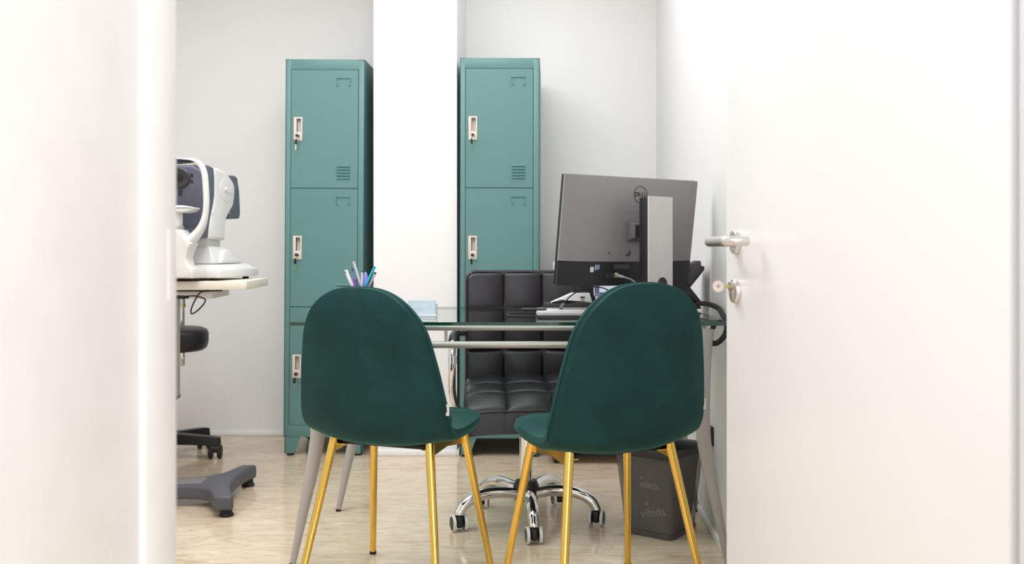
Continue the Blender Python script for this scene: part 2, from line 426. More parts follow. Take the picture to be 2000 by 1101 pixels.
lk2, pl2 = make_locker((Xp(897, 4.31)+LW/2, 4.31, 0), math.radians(0.13), 'teal steel locker behind the black swivel chair, next to the computer')

def make_keys(label, turn, swing):
    k = thing('locker_key', label, 'key', (0, 0, 0), 0, 'key pairs hanging in the locker locks')
    # key standing in the lock
    Mh = Matrix.Rotation(turn, 4, 'Y')
    MB().prism([(a*0.9, b) for a, b in rounded(-0.0085, -0.006, 0.0085, 0.007, 0.0055)], -0.018, -0.0145, 'y', 0.0008, M=Mh).span((-0.002, -0.015, -0.003), (0.002, 0.0, 0.003)).build('key_bow', black_m, k)
    rg = MB(); ring = [(math.cos(a)*0.0075-0.003, -0.019+0.002*math.sin(a), -0.010+math.sin(a)*0.009) for a in [2*PI*i/20 for i in range(21)]]
    rg.tube(ring, 0.0006, 6, cap=False); rg.build('key_ring', steel_m, k)
    Ms = T((-0.004, -0.019, -0.018)) @ Matrix.Rotation(swing, 4, 'Z')
    h = MB().box((0, 0, -0.011), (0.0125, 0.003, 0.026), 0.0012, M=Ms).build('hanging_bow', black_m, k)
    MB().box((-0.001, 0, -0.036), (0.0045, 0.0013, 0.026), M=Ms).build('hanging_blade', brass_m, k)
    return k
bpy.context.view_layer.update()
kd = [(lk1, pl1[0], 'key pair in the topmost lock of the locker nearest the autorefractor', 0.6, 0.3),
      (lk1, pl1[1], 'key pair in the middle lock of the locker with pens before it', 0.5, 0.9),
      (lk1, pl1[2], 'key pair in the lowest lock, beside the edge of a green chair', 0.5, 0.8),
      (lk2, pl2[0], 'key pair in the topmost lock of the locker behind the swivel chair', 1.57, 1.15),
      (lk2, pl2[1], 'key pair just above the backrest of the black swivel chair', 0.4, 1.0)]
for lk, p, lab, tu, sw in kd:
    k = make_keys(lab, tu, sw); k.location = lk.matrix_basis @ Vector(p)

# ---------------------------------------------------------------- green velvet chairs
def make_green_chair(loc, rotz, label, sc=1.0):
    t = thing('velvet_chair', label, 'chair', loc, rotz, 'green velvet visitor chairs at the desk')
    t.scale = (sc, sc, sc)
    prof = [(0.205, 0.468, 0.195), (0.197, 0.452, 0.198), (0.165, 0.437, 0.203), (0.09, 0.424, 0.209), (0.0, 0.416, 0.215), (-0.09, 0.415, 0.222), (-0.150, 0.423, 0.227),
            (-0.188, 0.445, 0.2295), (-0.209, 0.480, 0.2285), (-0.222, 0.535, 0.2225), (-0.232, 0.62, 0.210), (-0.242, 0.71, 0.193), (-0.249, 0.80, 0.180), (-0.253, 0.855, 0.176)]
    fine = smooth([Vector(p) for p in prof], 24)
    S = [0.0]
    for a, b in zip(fine, fine[1:]): S.append(S[-1]+math.hypot(a.x-b.x, a.y-b.y))
    Ltot = S[-1]
    def at(s):
        s = min(max(s, 0), Ltot)
        lo = 0
        hi = len(S)-1
        while hi-lo > 1:
            m = (lo+hi)//2
            if S[m] <= s: lo = m
            else: hi = m
        f = (s-S[lo])/max(S[hi]-S[lo], 1e-9)
        p = fine[lo].lerp(fine[hi], f)
        d = fine[min(lo+6, len(fine)-1)]-fine[max(lo-5, 0)]
        L = math.hypot(d.x, d.y)
        return p, Vector((d.y/L, -d.x/L))       # inward (towards the sitter)
    NV, NU = 64, 28
    aF, aT = 0.15, 0.165
    def half(s, Wb):
        f = 1.0
        if s < aF: f *= max(1-(1-s/aF)**2.4, 0)**(1/2.4)
        e = Ltot-s
        if e < aT: f *= max(1-(1-e/aT)**2.4, 0)**(1/2.4)
        return Wb*f
    def raise_e(s):
        b = 0.445 # arc length of the bend
        g = math.exp(-((s-b)/0.11)**2)
        seat = 0.018 if s < b else 0.04
        if s > b: seat = 0.03*(1-((s-b)/(Ltot-b))**2)+0.012
        return seat*(1-g)+0.048*g
    svals = [Ltot*(0.5-0.5*math.cos(PI*(i/NV)**1.0)) for i in range(NV+1)]
    svals[0] = 0.0002; svals[-1] = Ltot-0.0002
    def pt(i, u, depth):
        s = svals[i]; p, n = at(s); Wb = p.z; hw = half(s, Wb)
        k = min(max(depth/0.016, 0), 1)           # the outer cover swells to the piping
        x = u*hw*(0.955+0.045*k) if depth < 0.016 else u*hw*(1-0.0*depth)
        off = raise_e(s)*(abs(u*hw)/Wb)**2.3
        lipf = max(0, 1-s/0.06)**2*0.012 + max(0, 1-(Ltot-s)/0.07)**2*0.014
        off += lipf+depth
        return Vector((x, p.x+n.x*off, p.y+n.y*off))
    us = [math.sin(PI/2*(2*k/NU-1)) for k in range(NU+1)]
    def sheet(depth_fn):
        return [[pt(i, u, depth_fn(i, u)) for u in us] for i in range(NV+1)]
    def rim(rows):
        b = [r[0] for r in rows]+rows[-1][1:-1]+[r[-1] for r in reversed(rows)]+list(reversed(rows[0][1:-1]))
        return b
    O = sheet(lambda i, u: 0.0)
    mid = sheet(lambda i, u: 0.016)
    top = sheet(lambda i, u: 0.030)
    def padd(i, u):
        s = svals[i]; e = min(1, min(s, Ltot-s)/0.08)
        return 0.030+0.018*(1-abs(u)**4)*e
    I = sheet(padd)
    q8 = sheet(lambda i, u: 0.007)
    ob, qb, mb_, tb = rim(O), rim(q8), rim(mid), rim(top)
    sh = MB().grid(O); sh.grid([ob, qb, mb_], closed_u=True); sh.build('outer_shell', velvet_m, t, sharp=60, weld=True)
    pd = MB().grid(I); pd.grid([tb, mb_], closed_u=True); pd.build('seat_pad', velvet_m, t, sharp=60, weld=True)
    loop = mb_+[mb_[0]]
    MB().tube(loop, 0.0026, 8, cap=False).build('piping', velvet_m, t)
    # the maker's tag on the side seam
    tg = pt(int(NV*0.575), 1.0, 0.016)
    MB().box((tg.x+0.004, tg.y, tg.z), (0.009, 0.0012, 0.030), M=None).build('side_tag', mat('tag_white', (225, 222, 218), 0.6), t)
    # under-frame
    MB().box((0, 0.0, 0.413), (0.27, 0.19, 0.012), 0.004).build('under_plate', rubber_m, t)
    for sx in (-1, 1):
        MB().prism([(-0.122, 0.426), (-0.122, 0.390), (-0.09, 0.391), (0.0, 0.402), (0.09, 0.391), (0.122, 0.390), (0.122, 0.426)], sx*0.149-0.003, sx*0.149+0.003, 'x').box((sx*0.135, 0, 0.407), (0.03, 0.20, 0.003)).build('bracket', gold_m, t)
        for sy in (-1, 1):
            a = Vector((sx*0.150, sy*0.108, 0.431)); b = Vector((sx*(0.216 if sy < 0 else 0.203), sy*0.192, 0.0))
            c = a.lerp(b, 0.975)
            lg = MB().tube([a, a.lerp(b, 0.5), c], [0.0122, 0.0112, 0.0098], 24).build('leg', gold_m, t)
            MB().tube([c, b], [0.0102, 0.0104], 20).build('foot_cap', rubber_m, lg)
    return t
make_green_chair((-0.440, 2.665, 0), math.radians(-19.5), 'green velvet chair with gold legs in front of the pen cup')
make_green_chair((0.131, 2.532, 0), math.radians(26.5), 'green velvet chair with gold legs in front of the computer', 1.018)

# ---------------------------------------------------------------- glass desk
GZ = 0.75; GT = 0.010
DX0, DX1, DY0, DY1 = -0.761, 0.506, 2.651, 3.455
dk = thing('glass_desk', 'clear glass desk on grey tapered tube legs', 'desk', ((DX0+DX1)/2, (DY0+DY1)/2, 0))
hw, hd = (DX1-DX0)/2, (DY1-DY0)/2
g = MB(); g.prism(rounded(-hw, -hd, hw, hd, 0.012, 4), GZ-GT, GZ, 'z')
for f in g.bm.faces: f.material_index = 0 if abs(f.normal.z) > 0.5 else 1
g.build('glass_top', [glass_m, edge_m], dk)
LY = (2.80, 3.40)
cy = (DY0+DY1)/2
legp = [(0.72, 0.597), (0.63, 0.588), (0.5, 0.584), (0.414, 0.585), (0.349, 0.5926), (0.256, 0.610), (0.15, 0.632), (0.008, 0.661)]
legr = [0.0225, 0.0225, 0.0225, 0.0220, 0.0210, 0.0185, 0.0145, 0.0092]
for sx in (-1, 1):
    for ly in LY:
        sy = -1 if ly < cy else 1
        path = smooth([(sx*o, ly-cy, z) for z, o in legp], 5)
        rr = []
        for i in range(len(path)):
            k = i/5; a = int(min(k, len(legr)-2)); rr.append(legr[a]+(legr[a+1]-legr[a])*(k-a))
        lg = MB().tube(path, rr, 24).build('leg', greyleg_m, dk)
        MB().lathe([(0.0088, 0), (0.0098, 0.002), (0.0098, 0.009), (0, 0.009)], 18, M=T((sx*0.662, ly-cy, 0))).build('foot_cap', rubber_m, lg)
        MB().lathe([(0.012, 0.715), (0.012, 0.737), (0.026, 0.737), (0.026, GZ-GT), (0, GZ-GT)], 24, M=T((sx*0.597, ly-cy, 0))).build('glass_mount', satin_m, lg)
ly = LY[0]
MB().tube([(-0.585, ly-cy, 0.7235), (0.585, ly-cy, 0.7235)], 0.0098, 20).build('upper_rail', rail_m, dk)
MB().tube([(-0.575, ly-cy, 0.671), (0.575, ly-cy, 0.671)], 0.0108, 20).build('lower_rail', rail_m, dk)
for px in (871, 1124):
    MB().tube([(Xp(px, 2.8)-(DX0+DX1)/2, ly-cy, 0.671), (Xp(px, 2.8)-(DX0+DX1)/2, ly-cy, 0.7235)], 0.0047, 12).build('rail_spacer', rail_m, dk)
for sx in (-1, 1):
    MB().tube([(sx*0.59, LY[0]-cy, 0.70), (sx*0.59, LY[1]-cy, 0.70)], 0.0098, 16).build('side_rail', rail_m, dk)

# ---------------------------------------------------------------- black swivel chair
oc = thing('swivel_chair', 'black quilted leather swivel chair with chrome base behind desk', 'chair', (-0.093, 3.26, 0), math.radians(5))
def quilt(wd, ht, th, nx, ny, mapping, res=66, puff=0.016, rad=0.018):
    def rnd(a, half):
        d = half-abs(a)
        return 1.0 if d >= rad else math.sqrt(max(0, 1-(1-d/rad)**2))
    us = [math.sin(PI/2*(2*i/res-1)*0.98)/math.sin(PI/2*0.98)*0.5 for i in range(res+1)]
    us = [(i/res-0.5) for i in range(res+1)]
    cr = 0.035
    def edge(u, v):
        # pull the four corners in
        x, y = u*wd, v*ht
        ex, ey = abs(x)-(wd/2-cr), abs(y)-(ht/2-cr)
        if ex > 0 and ey > 0:
            m = max(ex, ey); L = math.hypot(ex, ey)
            k = m/L
            x = math.copysign(wd/2-cr+ex*k, x); y = math.copysign(ht/2-cr+ey*k, y)
        return x, y
    F, B = [], []
    for j in range(res+1):
        v = us[j]; fr, br = [], []
        for i in range(res+1):
            u = us[i]
            r = min(rnd(u*wd, wd/2), rnd(v*ht, ht/2)) if False else rnd(u*wd, wd/2)*rnd(v*ht, ht/2)
            fu = ((u+0.5)*nx) % 1.0 if u < 0.5 else 1.0; fv = ((v+0.5)*ny) % 1.0 if v < 0.5 else 1.0
            pu = (4*fu*(1-fu)); pv = (4*fv*(1-fv))
            pf = (max(pu, 0)**0.42)*(max(pv, 0)**0.42)
            x, y = edge(u, v)
            inner = 1 if (abs(u) < 0.5-0.4/nx*0.1 and abs(v) < 0.5) else 1
            seamcut = puff*(pf-1)
            if abs(u) > 0.5-0.5/nx and abs(v) > 0.5-0.5/ny:
                pass
            # no groove along the outer border
            du = 1.0 if (abs(u) > 0.5-0.5/nx) else pu**0.42
            dv = 1.0 if (abs(v) > 0.5-0.5/ny) else pv**0.42
            bd = min(wd/2-abs(u*wd), ht/2-abs(v*ht))
            seamcut = puff*(du*dv-1)*min(1, max(bd, 0)/0.028)**0.5
            fr.append(mapping(x, y, -th/2+th*r+seamcut*r + 0.004*r*(pu*pv)))
            br.append(mapping(x, y, -th/2))
        F.append(fr); B.append(br)
    m = MB(); m.grid(F); m.grid([list(reversed(r)) for r in B])
    ins = 0.006; q = []
    for x, y in rounded(-wd/2+ins, -ht/2+ins, wd/2-ins, ht/2-ins, cr, 5): q.append((x, y))
    q.append(q[0]); path = []
    for (xa, ya), (xb, yb) in zip(q, q[1:]):
        kk = max(1, int(math.hypot(xb-xa, yb-ya)/0.03))
        for t in range(kk): path.append(mapping(xa+(xb-xa)*t/kk, ya+(yb-ya)*t/kk, th/2-0.0055))
    path.append(path[0])
    return m, MB().tube(path, 0.0028, 8, cap=False)
def back_map(x, y, o):
    v = y/0.45
    yy = 0.205+0.055*(v+0.5)-0.02*math.cos(v*PI) + 0.02*(abs(x)/0.2)**2*-0.6
    return Vector((x, yy-o, 0.662+y+0.0))
def seat_map(x, y, o):
    v = y/0.45
    drop = max(0, -v-0.25)
    z = 0.452+0.03*v-0.20*drop**2*3.0
    return Vector((x, -0.015+y, z+o-0.012*(abs(x)/0.22)**4))
q_, p_ = quilt(0.435, 0.45, 0.055, 3, 3, back_map); q_ = q_.build('backrest', leather_m, oc, sharp=70, weld=True); p_.build('piping', leather_m, q_)
q_, p_ = quilt(0.445, 0.46, 0.075, 3, 3, seat_map); q_ = q_.build('seat', leather_m, oc, sharp=70, weld=True); p_.build('piping', leather_m, q_)
MB().box((0, 0.0, 0.392), (0.22, 0.22, 0.035), 0.008).box((0, 0.0, 0.368), (0.10, 0.14, 0.03), 0.006).build('seat_mechanism', black_m, oc)
MB().lathe([(0.0235, 0.12), (0.0235, 0.365), (0, 0.365)], 28).build('gas_cylinder', chrome_m, oc)
MB().lathe([(0.030, 0.078), (0.042, 0.082), (0.046, 0.10), (0.046, 0.128), (0.038, 0.148), (0.026, 0.15), (0, 0.15)], 32).build('hub', black_m, oc)
for sx in (-1, 1):
    ap = smooth([(sx*0.12, 0.04, 0.395), (sx*0.19, 0.02, 0.392), (sx*0.238, -0.02, 0.405), (sx*0.256, -0.075, 0.46), (sx*0.258, -0.105, 0.56), (sx*0.257, -0.09, 0.635), (sx*0.255, -0.05, 0.655), (sx*0.252, 0.06, 0.657), (sx*0.245, 0.16, 0.655), (sx*0.225, 0.215, 0.65), (sx*0.17, 0.245, 0.645)], 7)
    ar = MB().tube(ap, 0.0125, 16, squash=(1.0, 1.0, 1.0)).build('armrest', chrome_m, oc)
    MB().tube(smooth([(sx*0.2565, -0.086, 0.640), (sx*0.255, -0.05, 0.655), (sx*0.252, 0.05, 0.659), (sx*0.246, 0.14, 0.657)], 6), [0.0135]+[0.0165]*17+[0.0135], 16).build('arm_pad', black_m, ar)
    MB().tube([(sx*0.2555, -0.110, 0.600), (sx*0.2555, -0.113, 0.575)], 0.0155, 16).build('arm_collar', chrome_m, ar)
def caster_parts(parent, c, ang, h=0.058):
    # c: stem top; wheels touch the floor
    R = 0.0275
    ca = MB().box((0, 0.004, 0.034), (0.026, 0.042, 0.044), 0.010, 3).lathe([(0.008, 0.05), (0.008, 0.066), (0, 0.066)], 14).build('caster', black_m, parent, loc=(c[0], c[1], 0), rot=(0, 0, ang))
    for s in (-1, 1):
        Mw = T((s*0.0205, 0.004, R)) @ RY90
        MB().lathe([(0.0, -0.0065), (0.022, -0.0065), (0.0255, -0.004), (0.0255, 0.004), (0.022, 0.0065), (0, 0.0065)], 28, M=Mw).build('wheel', black_m, ca)
        MB().lathe([(0.022, -0.0058), (R, -0.0045), (R, 0.0045), (0.022, 0.0058)], 28, M=Mw).build('tyre', mat('white_tyre', (226, 224, 222), 0.5), ca)
    return ca
cast_ang = [0.1, -0.35, 0.2, -0.15, 0.3]
for k in range(5):
    a = math.radians(-87.4+72*k)
    ux, uy = math.cos(a), math.sin(a)
    rz = [(0.035, 0.106), (0.09, 0.116), (0.15, 0.117), (0.20, 0.106), (0.233, 0.086), (0.248, 0.064), (0.250, 0.058)]
    MB().tube(smooth([(ux*r, uy*r, z) for r, z in rz], 5), [0.0205]*12+[0.0195]*10+[0.018]*9, 18).build('base_leg', chrome_m, oc)
    caster_parts(oc, (ux*0.250, uy*0.250), cast_ang[k])

# ---------------------------------------------------------------- monitor (all-in-one computer)
mo = thing('desktop_computer', 'grey all-in-one computer seen from behind on the desk', 'computer', (0.249, 2.99, GZ), math.atan2(0.527, 0.849))
tl = math.radians(8.5)
Mt = T((0, 0, 0.271)) @ Matrix.Rotation(tl, 4, 'X')
W2, Hh = 0.266, 0.1735
pn = MB().prism([(x, z) for x, z in rounded(-W2, -Hh, W2, Hh, 0.004, 3)], 0.004, 0.016, 'y', 0.0015, M=Mt).build('display', black_m, mo)
# gently domed rear cover
def dome(x, z): return -0.004-0.030*(1-(abs(x)/W2)**2.6)*(1-(abs(z)/(Hh*1.15))**3)
rows = []
zlo = -Hh+0.078
for j in range(25):
    z = zlo+(Hh-0.001-zlo)*j/24
    rows.append([Mt @ Vector((-W2+0.001+(2*W2-0.002)*i/40, dome(-W2+(2*W2)*i/40, z), z)) for i in range(41)])
cv = MB().grid(rows)
edge_loop = [r[0] for r in rows]+rows[-1][1:-1]+[r[-1] for r in reversed(rows)]+list(reversed(rows[0][1:-1]))
Mi = Mt.inverted()
cv.grid([edge_loop, [Mt @ Vector(((Mi @ p).x, 0.006, (Mi @ p).z)) for p in edge_loop]], closed_u=True)
cv.build('rear_cover', monitor_m, mo, sharp=50, weld=True)
rows = []
for j in range(9):
    z = -Hh+0.0005+(zlo-0.0012+Hh-0.0005)*j/8
    rows.append([Mt @ Vector((-W2+0.001+(2*W2-0.002)*i/40, dome(-W2+(2*W2)*i/40, zlo)*1.02-0.001, z)) for i in range(41)])
lc = MB().grid(rows)
edge_loop = [r[0] for r in rows]+rows[-1][1:-1]+[r[-1] for r in reversed(rows)]+list(reversed(rows[0][1:-1]))
lc.grid([edge_loop, [Mt @ Vector(((Mi @ p).x, 0.006, (Mi @ p).z)) for p in edge_loop]], closed_u=True)
lco = lc.build('port_cover', mat('black_plastic_rear', (36, 34, 36), 0.45), mo, sharp=50, weld=True)
yd = -0.0355
logo_m = mat('logo_black', (48, 46, 47), 0.4)
lz_ = 0.1215; lxo = 0.012
ringp = [Mt @ Vector((lxo+0.0262*math.cos(a), dome(0, lz_+0.0262*math.sin(a))-0.0004, lz_+0.0262*math.sin(a))) for a in [2*PI*i/40 for i in range(41)]]
MB().tube(ringp, 0.0012, 8, cap=False).build('logo_ring', logo_m, mo)
text_mesh('logo_lettering', 'D  LL', 0.0205, logo_m, mo, Mt @ basis((1, 0, 0), (0, 0, 1), (lxo, dome(0, lz_)-0.0008, lz_-0.0005)), 0.0003, 0.0004, spacing=0.98)
text_mesh('logo_lettering', 'E', 0.0180, logo_m, mo, Mt @ basis((0.85, 0, 0.5), (-0.5, 0, 0.85), (lxo-0.0045, dome(0, lz_)-0.0008, lz_-0.0003)), 0.0003, 0.0004)
# stand
cl = MB().box((0, -0.150, 0.190), (0.094, 0.034, 0.37), 0.003)
co = MB().span((-0.046, -0.158, 0.006), (0.046, -0.113, 0.372), 0.003).build('stand_column', black_m, mo)
cl.bm.free()
fc = MB().prism(rounded(-0.047, 0.012, 0.047, 0.374, 0.003, 3), -0.164, -0.1575, 'y', 0.001).build('column_cover', standgrey_m, co)
MB().prism([(0.019*math.cos(a)+0.006, 0.102+0.023*math.sin(a)) for a in [2*PI*i/28 for i in range(28)]], -0.1646, -0.1636, 'y').build('cable_hole', black_m, co)
MB().prism(rounded(-0.085, -0.17, 0.10, 0.03, 0.02), 0.0, 0.010, 'z', 0.002).build('stand_base', standgrey_m, mo)
sa = MB().frustum(0.0, (-0.036, -0.032, 0.036, 0.036), 0.030, (-0.026, -0.020, 0.026, 0.024), 0.003, M=T((0, -0.034, 0.268)) @ RX90).build('stand_arm', mat('arm_grey', (104, 102, 103), 0.4), mo)
MB().span((-0.022, -0.125, 0.250), (0.022, -0.055, 0.290), 0.006).build('tilt_joint', black_m, sa)
ringp = [Mt @ Vector((0.058*math.cos(a), dome(0.05*math.cos(a), 0.05*math.sin(a))-0.0002, 0.01+0.058*math.sin(a))) for a in [2*PI*i/48 for i in range(49)]]
mk = MB().tube(ringp, 0.0006, 6, cap=False)
sq = [(-0.066, 0.075), (0.066, 0.075), (0.066, -0.092), (-0.066, -0.092), (-0.066, 0.075)]
sqf = []
for (xa, za), (xb, zb_) in zip(sq, sq[1:]):
    for k in range(8):
        x = xa+(xb-xa)*k/8; z = za+(zb_-za)*k/8; sqf.append(Mt @ Vector((x, dome(x, z)-0.0002, z)))
sqf.append(sqf[0])
mk.tube(sqf, 0.0006, 6, cap=False); mk.build('mount_outline', mat('graphite_line', (150, 148, 148), 0.4), mo)
mk = MB()
mk.box((-0.022, dome(-0.022, -0.07)-0.0005, -0.073), (0.016, 0.002, 0.004), M=Mt).box((-0.016, dome(-0.016, -0.066)-0.0005, -0.066), (0.004, 0.002, 0.014), M=Mt)
mk.build('release_latch', logo_m, mo)
MB().box((-0.094, dome(-0.094, -0.07)-0.0005, -0.068), (0.0035, 0.002, 0.007), M=Mt).build('lock_slot', logo_m, mo)
# stickers and ports on the black strip
def on_strip(x): return dome(x, zlo)*1.02-0.0016
sp = [(-0.152, 0.014, 0.016, (222, 220, 218)), (-0.130, 0.014, 0.017, (180, 200, 220))]
MB().prism(rounded(-0.158, -0.129, -0.145, -0.112, 0.003), on_strip(-0.152)-0.0003, on_strip(-0.152)+0.003, 'y', M=Mt).build('sticker', mat('sticker_white', (228, 226, 226), 0.4), mo)['label'] = 'white rounded sticker'
st2 = MB().span((-0.141, on_strip(-0.13)-0.0004, -0.124), (-0.126, on_strip(-0.13)+0.003, -0.106), M=Mt).build('sticker', mat('sticker_silver', (196, 204, 212), 0.35), mo); st2['label'] = 'silver sticker with four-pane window mark'
wm = MB()
for ax in (0, 1):
    for az in (0, 1):
        wm.span((-0.1385+ax*0.0055, on_strip(-0.13)-0.0007, -0.117+az*0.0052), (-0.1337+ax*0.0055, on_strip(-0.13), -0.1125+az*0.0052), M=Mt)
wm.build('window_mark', mat('mark_blue', (90, 130, 180), 0.4), mo)
MB().span((-0.141, on_strip(-0.13)-0.0006, -0.1245), (-0.126, on_strip(-0.13)+0.003, -0.1195), M=Mt).build('sticker_band', mat('mark_navy', (60, 60, 120), 0.4), mo)
MB().span((-0.072, on_strip(-0.05)-0.0002, -0.118), (-0.010, on_strip(-0.05)+0.003, -0.104), M=Mt).build('rating_label', mat('label_speckle', (70, 70, 84), 0.5, noise=0.6, nscale=500), mo)
pm = mat('port_grey', (70, 70, 72), 0.5)
pt_ = MB()
for x in (-0.094, -0.084, -0.074): pt_.span((x-0.002, on_strip(x)-0.0003, -0.146), (x+0.002, on_strip(x)+0.003, -0.131), M=Mt)
pt_.build('usb_ports', pm, mo)
MB().span((-0.067, on_strip(-0.06)-0.0008, -0.146), (-0.052, on_strip(-0.06)+0.003, -0.131), M=Mt).build('network_port', mat('port_metal', (170, 165, 140), 0.4, 0.3), mo)
MB().span((-0.0645, on_strip(-0.06)-0.0012, -0.1345), (-0.061, on_strip(-0.06)+0.003, -0.1315), M=Mt).build('status_light', mat('led_yellow', (230, 240, 90), 0.4, emit=1.0), mo)
bpy.context.view_layer.update()
cab_m = mat('cable_grey', (160, 160, 166), 0.5)
mw = mo.matrix_basis
cp = [mw @ (Mt @ Vector(p)) for p in [(-0.058, on_strip(-0.058)-0.002, -0.139), (-0.046, on_strip(-0.05)-0.02, -0.141), (-0.020, on_strip(-0.03)-0.035, -0.150), (0.008, on_strip(0)-0.045, -0.175), (0.02, on_strip(0)-0.04, -0.21)]]+[mw @ Vector((0.04, -0.075, 0.016)), mw @ Vector((0.10, 0.06, 0.004))]
nc = thing('network_cable', 'grey network cable plugged into the back of the computer', 'cable', (0, 0, 0))
nc.location = cp[0]
o0 = Vector(cp[0])
MB().tube([p-o0 for p in smooth(cp, 8)], 0.0026, 10).build('cord', cab_m, nc)
d0 = (Vector(cp[1])-o0).normalized()
MB().tube([d0*-0.001, d0*0.016, d0*0.024], [0.0052, 0.0050, 0.0034], 10).build('plug', cab_m, nc)
def cable(name, label, pts, r, m, cat='cable', n=8):
    o0 = Vector(pts[0])
    o = MB().tube([Vector(p)-o0 for p in smooth(pts, n)], r, 10).build(name, m)
    o.location = o0
    return tag(o, label, cat)

# ---------------------------------------------------------------- small things on the desk
# desk phone, seen from behind and the side
PY = 3.18
ph = thing('desk_phone', 'dark grey desk phone tilted on its stand beside the computer', 'phone', (0.44, PY, GZ), 0)
Mp = basis((0.743, 0.0, 0.669), (-0.2, 0.975, 0.22), (0.0, 0, 0))
sl = [(Xp(x, PY)-0.44, Zp(y, PY)-GZ) for x, y in ((1336, 545), (1348, 562), (1376, 527), (1376.5, 521), (1373, 519), (1356, 521))]
MB().prism(sl, 0.0, 0.16, 'y', 0.004, 2).build('phone_body', mat('phone_body_grey', (58, 56, 60), 0.5), ph)
hs = [(Xp(x, PY)-0.44, Zp(y, PY)-GZ) for x, y in ((1341, 519), (1357, 509), (1369, 509), (1371.5, 523), (1358, 523), (1345, 530))]
MB().prism(hs, 0.005, 0.05, 'y', 0.003, 2).build('handset', mat('phone_grey', (86, 84, 87), 0.45), ph)
ft = [(Xp(x, PY)-0.44, Zp(y, PY)-GZ) for x, y in ((1300, 548), (1340, 546), (1348, 560), (1372, 590), (1368, 596), (1350, 580), (1330, 570), (1305, 566))]
MB().prism(ft, 0.01, 0.15, 'y', 0.003, 2).build('phone_stand', dark_m, ph)
fb = [(Xp(x, PY)-0.44, Zp(y, PY)-GZ) for x, y in ((1335, 598), (1366, 590), (1371, 603), (1335, 607.5))]
MB().prism(fb, 0.01, 0.15, 'y', 0.003, 2).build('phone_base', dark_m, ph)
cable('phone_cord', 'thick black cord looping over the desk edge beside the phone',
      [(Xp(1364, 3.17), 3.17, Zp(592, 3.17)), (Xp(1384, 3.08), 3.08, Zp(594, 3.08)), (Xp(1403, 2.95), 2.95, Zp(602, 2.95)), (0.5245, 2.84, Zp(614, 2.84)), (0.5285, 2.80, Zp(628, 2.80)), (0.5275, 2.79, Zp(643, 2.79)), (0.520, 2.79, Zp(656, 2.79)), (Xp(1403, 2.79), 2.79, Zp(668, 2.79)), (Xp(1393, 2.80), 2.80, Zp(670, 2.80)), (Xp(1385, 2.82), 2.82, Zp(661, 2.82)), (Xp(1387, 2.86), 2.86, Zp(647, 2.86)), (Xp(1394, 2.90), 2.90, Zp(637, 2.90))], 0.0085, rubber_m)

# silver pen tablet with stylus and cables
pad = thing('pen_tablet', 'silver flat pad with cable under the black stylus', 'tablet', (0.052, 2.945, GZ), math.radians(2))
MB().prism(rounded(-0.105, -0.105, 0.095, 0.105, 0.014), 0.006, 0.020, 'z', 0.004, 3).build('pad_body', mat('pad_silver', (178, 176, 174), 0.38, 0.2), pad)
MB().prism(rounded(-0.097, -0.097, 0.088, 0.097, 0.01), 0.0, 0.006, 'z').build('pad_underside', dark_m, pad)
MB().prism(rounded(-0.08, -0.06, 0.08, 0.085, 0.006), 0.020, 0.0212, 'z').build('pad_screen', mat('pad_screen', (120, 118, 118), 0.25), pad)
MB().span((-0.075, -0.10, 0.020), (0.06, -0.075, 0.0225), 0.001).build('pad_ledge', mat('pad_light', (215, 213, 212), 0.35), pad)
ps = thing('stylus', 'black stylus with silver end lying across the silver pad', 'pen', (Xp(1018, 2.88), 2.88, Zp(603.5, 2.88)))
b_ = Vector((Xp(1093, 2.90), 2.90, Zp(606.8, 2.90)))-ps.location
MB().tube([(0, 0, 0), b_*0.05, b_*0.3, b_*0.66], [0.002, 0.0045, 0.006, 0.006], 14).build('stylus_body', black_m, ps)
MB().tube([b_*0.66, b_*0.98, b_], [0.0062, 0.006, 0.004], 14).build('stylus_end', mat('stylus_silver', (205, 203, 204), 0.3, 0.5), ps)
cable('usb_cable', 'thin black cable arching over the white card terminal',
      [(Xp(1094, 2.87), 2.87, 0.7765), (Xp(1101, 2.88), 2.88, Zp(593, 2.88)), (Xp(1112, 2.89), 2.89, Zp(580, 2.89)), (Xp(1130, 2.90), 2.90, Zp(568, 2.90)), (Xp(1150, 2.90), 2.90, Zp(561.5, 2.90)), (Xp(1168, 2.89), 2.89, Zp(560.5, 2.89)), (Xp(1188, 2.87), 2.87, Zp(567, 2.87)), (0.195, 2.83, Zp(590, 2.83)), (0.20, 2.79, 0.7535)], 0.0020, rubber_m)
fe = MB().tube([(0, 0, 0), (Xp(1100, 2.88)-Xp(1095, 2.87), 0.005, Zp(594, 2.88)-Zp(603, 2.87))], [0.0055, 0.0062], 14).build('ferrite_bead', mat('bead_grey', (88, 86, 88), 0.5))
fe.location = (Xp(1095.5, 2.87), 2.87, 0.7775); tag(fe, 'dark grey ferrite bead at the low end of the arching cable', 'bead')
for k, (dy, hh) in enumerate(((0.0, 0.0), (0.03, 0.002))):
    cable('loose_cable', ['slack black cable loop at the front of the silver pad', 'slack black cable loop nearer the swivel chair, beside the silver pad'][k],
      [(Xp(1046, 2.86), 2.87+dy, 0.755), (Xp(1020, 2.87), 2.87+dy, 0.754), (Xp(998, 2.89), 2.89+dy, 0.753), (Xp(989, 2.93), 2.94+dy, 0.753), (Xp(996, 2.99), 3.0+dy, 0.753), (Xp(1022, 3.03), 3.03+dy, 0.753), (Xp(1043, 3.04), 3.04+dy, 0.753)], 0.0018, rubber_m)

